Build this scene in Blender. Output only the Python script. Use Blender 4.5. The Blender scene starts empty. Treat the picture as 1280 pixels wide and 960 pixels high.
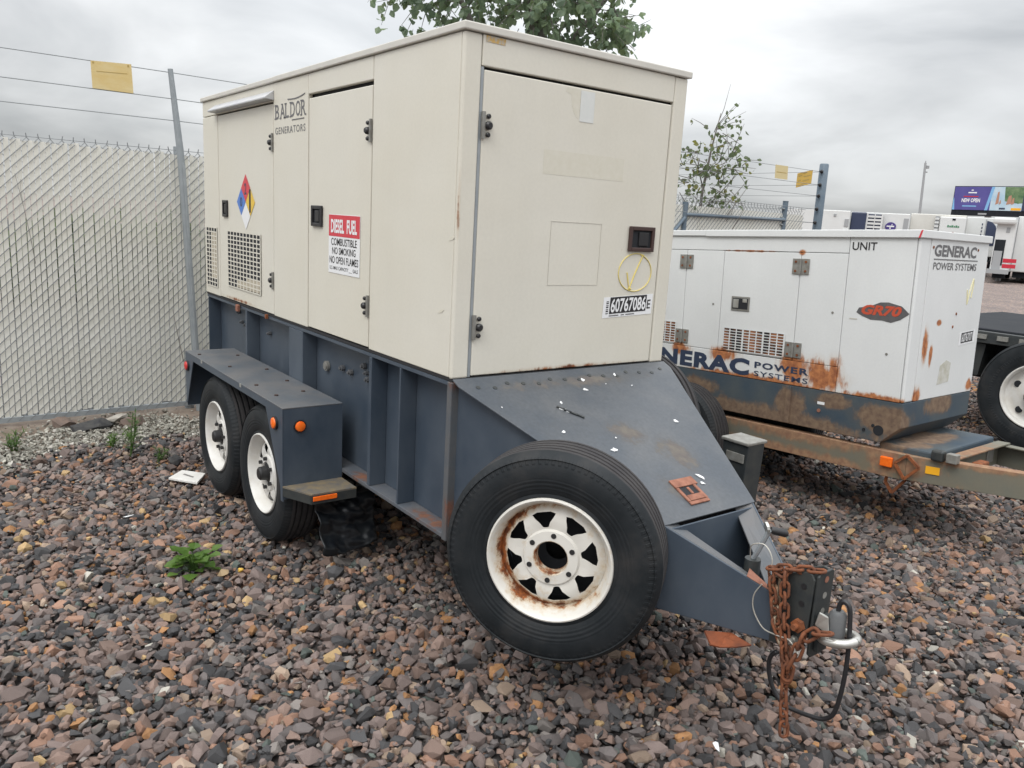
import bpy, bmesh, math, random
import numpy as np
from mathutils import Vector, Matrix, Euler
random.seed(7)
rng = np.random.default_rng(11)
SC = bpy.context.scene
COL = SC.collection
rad = math.radians

# ------------------------------------------------------------------ camera
YAW, PITCH, ROLL, CAMLOC = 2.494, 0.204, -0.057, Vector((2.62, -1.678, 1.717))
FOCAL = 994.7
cf = Vector((math.cos(YAW)*math.cos(PITCH), math.sin(YAW)*math.cos(PITCH), -math.sin(PITCH)))
r0 = Vector((math.sin(YAW), -math.cos(YAW), 0)); d0 = cf.cross(r0)
cr = math.cos(ROLL)*r0+math.sin(ROLL)*d0
cd = -math.sin(ROLL)*r0+math.cos(ROLL)*d0
camd = bpy.data.cameras.new('camera')
camd.sensor_width = 36; camd.lens = FOCAL/1280*36; camd.clip_end = 3000; camd.clip_start = 0.05
cam = bpy.data.objects.new('camera', camd); COL.objects.link(cam)
cam.matrix_world = Matrix(((cr.x, -cd.x, -cf.x, CAMLOC.x), (cr.y, -cd.y, -cf.y, CAMLOC.y), (cr.z, -cd.z, -cf.z, CAMLOC.z), (0, 0, 0, 1)))
SC.camera = cam
def bearing(px, depth, z=0.0):
    """a spot on the ground of the yard, by compass bearing and distance ahead"""
    hy = 273.7+(px-640)*0.0573
    v = cf+cr*((px-640)/FOCAL)+cd*((hy-480)/FOCAL)
    return Vector((CAMLOC.x+v.x*depth, CAMLOC.y+v.y*depth, z))

# ------------------------------------------------------------------ sky and sun
SUN = Vector((0.38, -0.8, 1.15)).normalized()
w = bpy.data.worlds.new('World'); SC.world = w; w.use_nodes = True
nt = w.node_tree; N = nt.nodes; L = nt.links; N.clear()
def nd(t, **k):
    n = N.new(t)
    for a, b in k.items(): setattr(n, a, b)
    return n
def mth(op, a, b=None, c=None, tree=None):
    t = tree or nt
    n = t.nodes.new('ShaderNodeMath'); n.operation = op
    for i, v in enumerate((a, b, c)):
        if v is None: continue
        if isinstance(v, (int, float)): n.inputs[i].default_value = v
        else: t.links.new(v, n.inputs[i])
    return n.outputs[0]
out = nd('ShaderNodeOutputWorld')
sky = nd('ShaderNodeTexSky'); sky.sky_type = 'NISHITA'; sky.sun_disc = False
sky.sun_elevation = math.asin(SUN.z); sky.sun_rotation = math.atan2(SUN.x, SUN.y)
b1 = nd('ShaderNodeBackground'); b1.inputs[1].default_value = 0.06; L.new(sky.outputs[0], b1.inputs[0])
tc = nd('ShaderNodeTexCoord'); sep = nd('ShaderNodeSeparateXYZ'); L.new(tc.outputs['Generated'], sep.inputs[0])
zc = mth('MAXIMUM', sep.outputs[2], 0.0)
den = mth('ADD', zc, 0.22)
cx = mth('DIVIDE', sep.outputs[0], den); cy = mth('DIVIDE', sep.outputs[1], den)
cmb = nd('ShaderNodeCombineXYZ'); L.new(cx, cmb.inputs[0]); L.new(cy, cmb.inputs[1])
n1 = nd('ShaderNodeTexNoise'); n1.inputs['Scale'].default_value = 0.95; n1.inputs['Detail'].default_value = 6; n1.inputs['Roughness'].default_value = 0.5
n1.inputs['Distortion'].default_value = 0.4
mp = nd('ShaderNodeMapping'); mp.inputs['Location'].default_value = (3.1, 0.4, 0.0); L.new(cmb.outputs[0], mp.inputs[0]); L.new(mp.outputs[0], n1.inputs['Vector'])
cl = nd('ShaderNodeMapRange'); cl.inputs[1].default_value = 0.36; cl.inputs[2].default_value = 0.66; cl.inputs[3].default_value = 0.72; cl.inputs[4].default_value = 1.28
L.new(n1.outputs[0], cl.inputs[0])
glow_dir = (cf+cr*((600-640)/FOCAL)+cd*((-120-480)/FOCAL)).normalized()
vd = nd('ShaderNodeVectorMath'); vd.operation = 'DOT_PRODUCT'; L.new(tc.outputs['Generated'], vd.inputs[0]); vd.inputs[1].default_value = glow_dir
glow = mth('POWER', mth('MAXIMUM', vd.outputs['Value'], 0.0), 14.0)
grad = mth('ADD', mth('MULTIPLY_ADD', mth('POWER', zc, 1.4), 2.1, 0.405), mth('MULTIPLY', glow, 0.42))
lum = mth('MULTIPLY', grad, cl.outputs[0])
tint = nd('ShaderNodeMix'); tint.data_type = 'RGBA'
tint.inputs['A'].default_value = (0.91, 0.975, 1.04, 1); tint.inputs['B'].default_value = (0.985, 1, 1.01, 1)
L.new(cl.outputs[0], tint.inputs['Factor'])
b2 = nd('ShaderNodeBackground'); L.new(tint.outputs['Result'], b2.inputs[0]); L.new(lum, b2.inputs[1])
add = nd('ShaderNodeMixShader'); add.inputs[0].default_value = 0.88; L.new(b1.outputs[0], add.inputs[1]); L.new(b2.outputs[0], add.inputs[2])
L.new(add.outputs[0], out.inputs[0])
sd = bpy.data.lights.new('sun', 'SUN'); sd.energy = 0.8; sd.angle = rad(25); sd.color = (1, 0.96, 0.9)
so = bpy.data.objects.new('sun', sd); COL.objects.link(so)
so.rotation_euler = (-SUN).to_track_quat('-Z', 'Y').to_euler(); so.location = (0, 0, 20)
SC.view_settings.view_transform = 'Standard'; SC.view_settings.look = 'None'
SC.view_settings.exposure = 0.38; SC.view_settings.gamma = 1.0; SC.view_settings.use_curve_mapping = False

# ------------------------------------------------------------------ materials
def newmat(name):
    m = bpy.data.materials.new(name); m.use_nodes = True
    t = m.node_tree; p = t.nodes['Principled BSDF']
    return m, t, p
def noise(t, scale, detail=4, rough=0.55, coord='Object', stretch=None):
    tcn = t.nodes.new('ShaderNodeTexCoord'); n = t.nodes.new('ShaderNodeTexNoise')
    n.inputs['Scale'].default_value = scale; n.inputs['Detail'].default_value = detail; n.inputs['Roughness'].default_value = rough
    if stretch:
        mpn = t.nodes.new('ShaderNodeMapping'); mpn.inputs['Scale'].default_value = stretch
        t.links.new(tcn.outputs[coord], mpn.inputs[0]); t.links.new(mpn.outputs[0], n.inputs['Vector'])
    else: t.links.new(tcn.outputs[coord], n.inputs['Vector'])
    return n.outputs[0]
def rmap(t, v, a, b, c=0.0, d=1.0):
    n = t.nodes.new('ShaderNodeMapRange'); t.links.new(v, n.inputs[0])
    for i, x in enumerate((a, b, c, d)): n.inputs[i+1].default_value = x
    return n.outputs[0]
def mixc(t, f, a, b):
    n = t.nodes.new('ShaderNodeMix'); n.data_type = 'RGBA'
    if isinstance(f, (int, float)): n.inputs['Factor'].default_value = f
    else: t.links.new(f, n.inputs['Factor'])
    for k, v in (('A', a), ('B', b)):
        if isinstance(v, tuple): n.inputs[k].default_value = (*v[:3], 1)
        else: t.links.new(v, n.inputs[k])
    return n.outputs['Result']
def bump(t, p, h, strength, dist=0.002):
    n = t.nodes.new('ShaderNodeBump'); n.inputs['Strength'].default_value = strength; n.inputs['Distance'].default_value = dist
    t.links.new(h, n.inputs['Height']); t.links.new(n.outputs[0], p.inputs['Normal'])
def blobmask(t, blobs, coord='Object'):
    """soft union of ellipsoidal patches ((centre),(radii)) in object coordinates"""
    tcn = t.nodes.new('ShaderNodeTexCoord'); acc = None
    for c, r in blobs:
        m = t.nodes.new('ShaderNodeMapping')
        m.inputs['Scale'].default_value = tuple(1/x for x in r)
        m.inputs['Location'].default_value = tuple(-a/b for a, b in zip(c, r))
        t.links.new(tcn.outputs[coord], m.inputs[0])
        ln = t.nodes.new('ShaderNodeVectorMath'); ln.operation = 'LENGTH'; t.links.new(m.outputs[0], ln.inputs[0])
        v = rmap(t, ln.outputs['Value'], 0.0, 1.0, 1.0, 0.0)
        acc = v if acc is None else mth('MAXIMUM', acc, v, tree=t)
    return acc
def M(name, col, rough=0.5, metal=0.0, col2=None, scale=6.0, lo=0.35, hi=0.7, bmp=0.0, bscale=60.0, bdist=0.002, spec=0.5, stretch=None, rvar=0.0):
    m, t, p = newmat(name)
    p.inputs['Roughness'].default_value = rough; p.inputs['Metallic'].default_value = metal
    p.inputs['Specular IOR Level'].default_value = spec
    if col2:
        f = rmap(t, noise(t, scale, 6, 0.6, stretch=stretch), lo, hi)
        t.links.new(mixc(t, f, col, col2), p.inputs['Base Color'])
        if rvar: t.links.new(rmap(t, f, 0, 1, rough-rvar, rough+rvar), p.inputs['Roughness'])
    else: p.inputs['Base Color'].default_value = (*col, 1)
    if bmp: bump(t, p, noise(t, bscale, 5), bmp, bdist)
    return m
def rusty(name, base, base2, blobs, rust=(0.32, 0.11, 0.035), rust2=(0.12, 0.045, 0.025), amount=0.55, nscale=9.0, rough=0.5, bscale=4.0, speck=0.0, stretch=(1, 1, 0.45), wave=0.0, mottle=0.03, streak=0.0):
    """painted steel with rust that breaks out in the given places"""
    m, t, p = newmat(name)
    n = noise(t, nscale, 9, 0.68, stretch=stretch)
    b = blobmask(t, blobs)
    v = mth('ADD', mth('MULTIPLY', b, amount, tree=t), mth('SUBTRACT', n, 0.5, tree=t), tree=t)
    f = rmap(t, v, 0.2, 0.34)
    if speck:
        n3 = noise(t, 45, 3, 0.5)
        f = mth('MAXIMUM', f, rmap(t, n3, 0.72-speck, 0.76-speck), tree=t)
    halo = mth('MULTIPLY', rmap(t, v, 0.02, 0.3, 0.0, 0.6), rmap(t, b, 0.05, 0.5), tree=t)
    basec = mixc(t, rmap(t, noise(t, bscale, 5), 0.35, 0.7), base, base2)
    basec = mixc(t, halo, basec, (0.55*base[0]+0.3*rust[0], 0.5*base[1]+0.3*rust[1], 0.42*base[2]+0.3*rust[2]))
    vs_ = mth('MULTIPLY', rmap(t, noise(t, 70, 4), 0.3, 0.7, 1-mottle, 1+mottle, ), rmap(t, noise(t, 1.0, 6, 0.7, stretch=(5, 5, 0.5)), 0.4, 0.8, 1.0, 1-streak), tree=t)
    hv = t.nodes.new('ShaderNodeHueSaturation'); t.links.new(vs_, hv.inputs['Value']); t.links.new(basec, hv.inputs['Color']); basec = hv.outputs[0]
    rc = mixc(t, rmap(t, noise(t, 28, 4), 0.35, 0.65), rust, rust2)
    t.links.new(mixc(t, f, basec, rc), p.inputs['Base Color'])
    t.links.new(rmap(t, f, 0, 1, rough, 0.9), p.inputs['Roughness'])
    bump(t, p, mth('ADD', mth('MULTIPLY', f, noise(t, 90, 3), tree=t), mth('MULTIPLY', noise(t, 2.2, 2), wave, tree=t), tree=t), 0.35)
    return m
CREAM = rusty('cream_paint', (0.665, 0.642, 0.568), (0.635, 0.605, 0.515), [((0, 0.6, 1.09), (0.02, 0.6, 0.02)), ((-2.6, 0, 1.10), (0.5, 0.02, 0.02)), ((0.0, 0.0, 1.75), (0.014, 0.014, 0.2))], amount=0.36, nscale=14, rough=0.4, bscale=1.1, wave=8.0, mottle=0.02, streak=0.03)
CREAMD = M('cream_edge', (0.56, 0.545, 0.50), 0.5, col2=(0.62, 0.60, 0.545), scale=9)
SEAM = M('dark_seam', (0.02, 0.02, 0.022), 0.8)
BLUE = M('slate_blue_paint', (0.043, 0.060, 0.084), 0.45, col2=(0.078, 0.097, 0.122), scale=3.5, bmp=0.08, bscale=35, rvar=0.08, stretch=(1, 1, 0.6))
BLUETOP = M('slate_paint_lit', (0.082, 0.096, 0.112), 0.5, col2=(0.125, 0.12, 0.118), scale=5.5, lo=0.3, hi=0.75, bmp=0.1, bscale=40, rvar=0.1)  # lighter copy of the slate: sky light on top faces put into the colour
COVERM = rusty('cover_paint', (0.052, 0.063, 0.078), (0.086, 0.092, 0.100), [((0.1, 0.6, 1.06), (0.07, 0.65, 0.08)), ((0.42, 0.58, 0.9), (0.13, 0.16, 0.14)), ((0.56, 0.72, 0.83), (0.17, 0.14, 0.17)), ((0.74, 0.58, 0.75), (0.13, 0.13, 0.12))], rust=(0.105, 0.092, 0.088), rust2=(0.135, 0.122, 0.105), amount=0.40, nscale=9, rough=0.45, stretch=(1, 1, 1), mottle=0.12)
FLANGE = rusty('dusty_flange_paint', (0.075, 0.09, 0.11), (0.12, 0.12, 0.125), [((-0.85, 0.05, 0.41), (0.12, 0.1, 0.05)), ((-0.2, 0.05, 0.41), (0.3, 0.1, 0.02))], rust=(0.2, 0.085, 0.045), rust2=(0.13, 0.06, 0.04), amount=0.42, nscale=16, rough=0.6, bscale=9, stretch=(1, 1, 1))
POSTM = rusty('worn_post_paint', (0.082, 0.096, 0.112), (0.12, 0.115, 0.112), [((0, 0.02, 1.05), (0.06, 0.06, 0.05)), ((0, 0.02, 0.5), (0.05, 0.06, 0.16))], rust=(0.19, 0.085, 0.055), rust2=(0.13, 0.06, 0.045), amount=0.36, nscale=14, rough=0.55, bscale=7)
DIRTB = M('dirty_step', (0.2, 0.155, 0.09), 0.9, col2=(0.1, 0.1, 0.1), scale=20, bmp=0.4, bscale=80)
BLACK = M('black_plastic', (0.018, 0.018, 0.02), 0.4)
BLACKB = M('brown_black_plastic', (0.055, 0.03, 0.026), 0.4)
CHARC = M('charcoal_paint', (0.025, 0.03, 0.033), 0.5, col2=(0.045, 0.048, 0.045), scale=18, bmp=0.1)
TYRE = M('tyre_rubber', (0.008, 0.011, 0.0135), 0.62, col2=(0.019, 0.022, 0.025), scale=7, bmp=0.15, bscale=50, spec=0.3)
def tyre_bump():
    t = TYRE.node_tree; p = t.nodes['Principled BSDF']
    tcn = t.nodes.new('ShaderNodeTexCoord'); sx = t.nodes.new('ShaderNodeSeparateXYZ'); t.links.new(tcn.outputs['Object'], sx.inputs[0])
    x, z = sx.outputs[0], sx.outputs[2]
    r = mth('SQRT', mth('ADD', mth('MULTIPLY', x, x, tree=t), mth('MULTIPLY', z, z, tree=t), tree=t), tree=t)
    rib = mth('SINE', mth('MULTIPLY', mth('ARCTAN2', z, x, tree=t), 96.0, tree=t), tree=t)
    msk = mth('MULTIPLY', rmap(t, r, 0.342, 0.348), rmap(t, r, 0.372, 0.366), tree=t)
    ring = mth('MULTIPLY', mth('SINE', mth('MULTIPLY', r, 420.0, tree=t), tree=t), mth('MULTIPLY', rmap(t, r, 0.25, 0.26), rmap(t, r, 0.30, 0.29), tree=t), tree=t)
    h = mth('ADD', mth('MULTIPLY', rmap(t, rib, -0.2, 0.2), msk, tree=t), mth('ADD', mth('MULTIPLY', ring, 0.35, tree=t), mth('MULTIPLY', noise(t, 55, 5), 0.5, tree=t), tree=t), tree=t)
    bump(t, p, h, 0.5, 0.003)
    dust = rmap(t, noise(t, 6, 6, 0.65), 0.5, 0.75, 0.0, 0.55)
    old = p.inputs['Base Color'].links[0].from_socket
    t.links.new(mixc(t, dust, old, (0.045, 0.042, 0.04)), p.inputs['Base Color'])
tyre_bump()
TREAD = M('worn_tread', (0.03, 0.028, 0.03), 0.85, col2=(0.045, 0.042, 0.042), scale=14, bmp=0.2)
WHITER = M('white_wheel_paint', (0.68, 0.67, 0.64), 0.42, col2=(0.56, 0.53, 0.47), scale=11, lo=0.45, hi=0.8)
def rim_rust():
    m, t, p = newmat('rust_streaked_wheel_paint')
    tcn = t.nodes.new('ShaderNodeTexCoord'); s = t.nodes.new('ShaderNodeSeparateXYZ'); t.links.new(tcn.outputs['Object'], s.inputs[0])
    x, z = s.outputs[0], s.outputs[2]
    r = mth('SQRT', mth('ADD', mth('MULTIPLY', x, x, tree=t), mth('MULTIPLY', z, z, tree=t), tree=t), tree=t)
    ring = rmap(t, mth('ABSOLUTE', mth('SUBTRACT', r, 0.182, tree=t), tree=t), 0.0, 0.030, 0.9, 0.0)
    hubr = rmap(t, mth('ABSOLUTE', mth('SUBTRACT', r, 0.055, tree=t), tree=t), 0.0, 0.012, 0.7, 0.0)
    side = rmap(t, mth('ADD', mth('MULTIPLY', x, -1.0, tree=t), mth('MULTIPLY', z, -0.75, tree=t), tree=t), -0.2, 0.2, 0.25, 1.0)
    n = noise(t, 17, 9, 0.7)
    v = mth('ADD', mth('MULTIPLY', mth('MAXIMUM', mth('MULTIPLY', ring, side, tree=t), hubr, tree=t), 0.5, tree=t), mth('SUBTRACT', n, 0.5, tree=t), tree=t)
    f = rmap(t, v, 0.2, 0.32)
    halo = rmap(t, v, 0.05, 0.26, 0.0, 0.6)
    bc = mixc(t, halo, (0.68, 0.66, 0.61), (0.5, 0.33, 0.13))
    rc = mixc(t, rmap(t, noise(t, 40, 4), 0.4, 0.6), (0.34, 0.10, 0.02), (0.14, 0.045, 0.018))
    t.links.new(mixc(t, f, bc, rc), p.inputs['Base Color'])
    t.links.new(rmap(t, f, 0, 1, 0.4, 0.9), p.inputs['Roughness'])
    return m
RIMRUST = rim_rust()
HUBM = M('hub_black', (0.02, 0.02, 0.021), 0.5)
AMBER = M('amber_lens', (0.85, 0.13, 0.012), 0.25, col2=(0.95, 0.2, 0.02), scale=40)
REDL = M('red_lens', (0.55, 0.03, 0.03), 0.25)
YREF = M('yellow_reflector', (0.85, 0.42, 0.02), 0.4)
RUST = M('rust', (0.27, 0.085, 0.028), 0.95, col2=(0.1, 0.038, 0.02), scale=26, bmp=0.6, bscale=90, bdist=0.003)
RUSTL = M('flaky_rust_plate', (0.33, 0.15, 0.10), 0.95, col2=(0.18, 0.075, 0.05), scale=22, bmp=0.5, bscale=70)
RUSTB = M('orange_rust_plate', (0.28, 0.08, 0.03), 0.9, col2=(0.12, 0.04, 0.022), scale=14, bmp=0.4)
CHAINM = M('rusty_chain', (0.215, 0.07, 0.027), 0.9, col2=(0.085, 0.036, 0.022), scale=40, bmp=0.5, bscale=120)
CHAINP = M('worn_chain', (0.36, 0.31, 0.23), 0.6, 0.3, col2=(0.22, 0.10, 0.045), scale=40)
STEEL = M('bright_steel', (0.6, 0.6, 0.57), 0.32, 0.7, col2=(0.45, 0.44, 0.4), scale=20)
ZINC = M('galvanised_steel', (0.30, 0.33, 0.35), 0.5, 0.35, col2=(0.36, 0.39, 0.41), scale=15, bmp=0.05)
WIREM = M('fence_wire', (0.25, 0.265, 0.275), 0.5, 0.3)
SLAT = M('fence_slat_plastic', (0.78, 0.77, 0.715), 0.6, col2=(0.73, 0.71, 0.63), scale=2.5, stretch=(1, 1, 1))
BLUEP = M('blue_grey_post', (0.11, 0.155, 0.2), 0.5, col2=(0.15, 0.19, 0.23), scale=8)
SIGNY = M('sun_faded_yellow_sign', (0.64, 0.48, 0.20), 0.6, col2=(0.68, 0.56, 0.30), scale=6, stretch=(1, 1, 2.5))
SIGNY2 = M('yellow_sign', (0.62, 0.40, 0.08), 0.6, col2=(0.55, 0.36, 0.09), scale=12)
SIGNP = M('pale_yellow_sign', (0.66, 0.55, 0.30), 0.6)
WHITEG = rusty('white_cabinet_paint', (0.71, 0.725, 0.725), (0.66, 0.675, 0.675), [((-0.53, 0, 0.09), (0.26, 0.05, 0.17)), ((-0.46, 0, 0.10), (0.10, 0.05, 0.2)), ((-0.75, 0, 0.12), (0.16, 0.05, 0.17)), ((-1.3, 0, 0.14), (0.20, 0.05, 0.09)), ((-1.68, 0, 0.14), (0.14, 0.05, 0.07)), ((-1.0, 0, 0.0), (1.0, 0.05, 0.055)), ((-0.1, 0, 0.0), (0.5, 0.05, 0.05)), ((0, 0.2, 0.33), (0.05, 0.05, 0.19)), ((0, 0.29, 0.27), (0.05, 0.035, 0.1)), ((0, 0.36, 0.47), (0.05, 0.05, 0.03)), ((0, 0.16, 0.03), (0.05, 0.08, 0.1)), ((0, 0.9, 0.04), (0.05, 0.08, 0.06)), ((-1.15, 0, 0.872), (0.3, 0.05, 0.012)), ((-0.75, 0, 0.87), (0.04, 0.05, 0.03))], rust=(0.50, 0.20, 0.075), rust2=(0.26, 0.09, 0.04), amount=0.56, nscale=13, rough=0.45, bscale=2.0, stretch=(1, 1, 0.35), mottle=0.02, streak=0.03, wave=4.0)
SKIRT = rusty('rusty_blue_steel', (0.038, 0.062, 0.088), (0.075, 0.09, 0.095), [((-1.0, 0, -0.26), (1.4, 0.4, 0.14)), ((-0.12, 0, -0.12), (0.3, 0.4, 0.13)), ((-0.75, 0, -0.14), (0.16, 0.3, 0.2)), ((0.0, 0.5, -0.05), (0.1, 0.3, 0.1)), ((0.0, 0.4, -0.27), (0.2, 0.5, 0.03)), ((-1.5, 0, -0.12), (0.25, 0.3, 0.12)), ((-0.45, 0, -0.06), (0.2, 0.3, 0.08))], rust=(0.21, 0.145, 0.095), rust2=(0.13, 0.085, 0.06), amount=0.66, nscale=6, rough=0.7, stretch=(1, 1, 0.7))
BEAM = rusty('weathered_frame_steel', (0.14, 0.145, 0.12), (0.18, 0.16, 0.115), [((-0.6, 0, -0.30), (1.4, 0.5, 0.12)), ((-0.8, 0, -0.45), (1.6, 0.5, 0.09)), ((0.0, 0.1, -0.38), (0.4, 0.5, 0.12)), ((0.5, 0.3, -0.3), (0.9, 0.8, 0.05))], rust=(0.31, 0.19, 0.11), rust2=(0.22, 0.12, 0.075), amount=0.52, nscale=6, rough=0.65)
DARKIN = M('dark_interior', (0.012, 0.014, 0.018), 0.8)  # also puts the shade inside wheels and recesses into the colour
VENTRUST = M('rusty_vent_interior', (0.02, 0.018, 0.018), 0.9, col2=(0.34, 0.13, 0.05), scale=8, lo=0.42, hi=0.62)
HINGE = M('dull_hinge_steel', (0.30, 0.30, 0.28), 0.45, 0.3, col2=(0.2, 0.19, 0.17), scale=30)
PRINTK = M('black_print', (0.02, 0.02, 0.022), 0.5)
PRINTB = M('navy_print', (0.03, 0.045, 0.085), 0.5)
PRINTG = M('faded_grey_print', (0.13, 0.13, 0.135), 0.5)
STW = M('white_sticker', (0.78, 0.79, 0.8), 0.4)
STR = M('red_sticker', (0.60, 0.045, 0.065), 0.4)
STB = M('blue_sticker', (0.07, 0.19, 0.55), 0.4)
STY = M('yellow_sticker', (0.75, 0.50, 0.06), 0.4)
CHALK = M('yellow_paint_pen', (0.72, 0.59, 0.17), 0.6)
CHALKF = M('faded_yellow_paint_pen', (0.70, 0.66, 0.42), 0.6)
PALEP = M('pale_sticker_patch', (0.62, 0.64, 0.62), 0.5, col2=(0.67, 0.68, 0.66), scale=25)
OLDTAPE = M('old_tape_residue', (0.56, 0.36, 0.11), 0.7, col2=(0.45, 0.43, 0.38), scale=70, lo=0.42, hi=0.6)
GHOST = M('sticker_ghost', (0.615, 0.588, 0.495), 0.5, col2=(0.65, 0.624, 0.54), scale=40)
LEDGE = M('thin_outline', (0.5, 0.48, 0.42), 0.6)
GR70G = M('dark_grey_decal', (0.085, 0.085, 0.09), 0.5, col2=(0.12, 0.115, 0.115), scale=30)
GR70O = M('orange_decal', (0.50, 0.075, 0.035), 0.5)
WRAP = M('torn_black_rubber', (0.007, 0.009, 0.012), 0.3, col2=(0.015, 0.017, 0.019), scale=15)
FLECK = M('white_paint_fleck', (0.72, 0.73, 0.74), 0.7)
GREYB = M('grey_slot', (0.2, 0.19, 0.18), 0.8)
PAPER = M('white_board', (0.72, 0.71, 0.68), 0.7, col2=(0.62, 0.6, 0.56), scale=14)
def stone_mat(name, ramp, bs=70):
    m, t, p = newmat(name)
    oi = t.nodes.new('ShaderNodeObjectInfo'); cr_ = t.nodes.new('ShaderNodeValToRGB'); cr_.color_ramp.interpolation = 'CONSTANT'
    els = cr_.color_ramp.elements
    while len(els) < len(ramp): els.new(0.5)
    for e, (pos, c) in zip(els, ramp): e.position = pos; e.color = (*c, 1)
    t.links.new(oi.outputs['Random'], cr_.inputs[0])
    n = noise(t, 45, 6, 0.65)
    wn = t.nodes.new('ShaderNodeTexWhiteNoise'); wn.noise_dimensions = '1D'
    t.links.new(mth('MULTIPLY', oi.outputs['Random'], 917.0, tree=t), wn.inputs['W'])
    val = mth('MULTIPLY', rmap(t, n, 0.25, 0.75, 0.62, 1.38), rmap(t, wn.outputs[0], 0, 1, 0.7, 1.35), tree=t)
    hs = t.nodes.new('ShaderNodeHueSaturation'); hs.inputs['Saturation'].default_value = 1.0
    t.links.new(val, hs.inputs['Value']); t.links.new(cr_.outputs[0], hs.inputs['Color'])
    t.links.new(hs.outputs[0], p.inputs['Base Color']); p.inputs['Roughness'].default_value = 0.8
    p.inputs['Specular IOR Level'].default_value = 0.3
    bump(t, p, noise(t, bs, 5, 0.6), 0.6, 0.004)
    return m
STONE = stone_mat('crushed_stone', [(0.0, (0.066, 0.065, 0.067)), (0.18, (0.122, 0.107, 0.103)), (0.36, (0.178, 0.138, 0.125)), (0.60, (0.215, 0.152, 0.126)), (0.74, (0.185, 0.166, 0.153)), (0.83, (0.265, 0.158, 0.113)), (0.905, (0.30, 0.225, 0.17)), (0.945, (0.35, 0.185, 0.085)), (0.964, (0.10, 0.118, 0.106)), (0.978, (0.39, 0.27, 0.14)), (0.992, (0.43, 0.41, 0.36))])
PSTONE = stone_mat('pale_stone', [(0.0, (0.24, 0.23, 0.20)), (0.3, (0.30, 0.29, 0.25)), (0.6, (0.36, 0.345, 0.30)), (0.85, (0.19, 0.17, 0.145)), (0.95, (0.45, 0.43, 0.39))])
def ground_mat():
    m, t, p = newmat('gravel_ground')
    tcn = t.nodes.new('ShaderNodeTexCoord'); v = t.nodes.new('ShaderNodeTexVoronoi'); v.inputs['Scale'].default_value = 22
    t.links.new(tcn.outputs['Object'], v.inputs['Vector'])
    hs = t.nodes.new('ShaderNodeSeparateColor'); t.links.new(v.outputs['Color'], hs.inputs[0])
    cr_ = t.nodes.new('ShaderNodeValToRGB'); els = cr_.color_ramp.elements
    cols = [(0, (0.10, 0.10, 0.11)), (0.3, (0.16, 0.135, 0.13)), (0.6, (0.21, 0.165, 0.15)), (0.85, (0.26, 0.19, 0.155)), (1, (0.32, 0.27, 0.22))]
    while len(els) < 5: els.new(0.5)
    for e, (a, c) in zip(els, cols): e.position = a; e.color = (*c, 1)
    t.links.new(hs.outputs[0], cr_.inputs[0])
    ln = t.nodes.new('ShaderNodeVectorMath'); ln.operation = 'LENGTH'; t.links.new(tcn.outputs['Object'], ln.inputs[0])
    big = mixc(t, rmap(t, noise(t, 0.6, 5), 0.3, 0.7), (0.85, 0.85, 0.85), (1.2, 1.15, 1.12))
    mm = t.nodes.new('ShaderNodeMix'); mm.data_type = 'RGBA'; mm.blend_type = 'MULTIPLY'; mm.inputs['Factor'].default_value = 1
    t.links.new(cr_.outputs[0], mm.inputs['A']); t.links.new(big, mm.inputs['B'])
    t.links.new(mm.outputs['Result'], p.inputs['Base Color']); p.inputs['Roughness'].default_value = 0.9
    bump(t, p, v.outputs['Distance'], 1.0, 0.03)
    return m
GROUND = ground_mat()
DIRT = M('brown_dirt', (0.15, 0.11, 0.085), 0.95, col2=(0.24, 0.2, 0.16), scale=9, bmp=0.8, bscale=40, bdist=0.01)
def leaf_mat(name, a, b, trans=0.5):
    m, t, p = newmat(name)
    f = rmap(t, noise(t, 5.0, 3, coord='Object'), 0.35, 0.65)
    t.links.new(mixc(t, f, a, b), p.inputs['Base Color']); p.inputs['Roughness'].default_value = 0.5
    tr = t.nodes.new('ShaderNodeBsdfTranslucent'); t.links.new(mixc(t, f, tuple(1.5*x for x in a), tuple(1.5*x for x in b)), tr.inputs[0])
    ms = t.nodes.new('ShaderNodeMixShader'); ms.inputs[0].default_value = trans
    t.links.new(p.outputs[0], ms.inputs[1]); t.links.new(tr.outputs[0], ms.inputs[2])
    t.links.new(ms.outputs[0], t.nodes['Material Output'].inputs[0])
    return m
LEAF = leaf_mat('tree_leaves', (0.17, 0.235, 0.165), (0.23, 0.30, 0.17))
LEAF2 = leaf_mat('sapling_leaves', (0.09, 0.12, 0.065), (0.14, 0.18, 0.08))
LEAFY = leaf_mat('yellowing_leaves', (0.2, 0.19, 0.05), (0.16, 0.17, 0.05))
WEED = leaf_mat('weed_leaves', (0.085, 0.17, 0.03), (0.15, 0.26, 0.05))
WEED2 = leaf_mat('feathery_weed', (0.08, 0.15, 0.05), (0.14, 0.22, 0.06))
BARK = M('grey_bark', (0.14, 0.13, 0.12), 0.9, col2=(0.22, 0.2, 0.18), scale=20, bmp=0.4)

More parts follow.
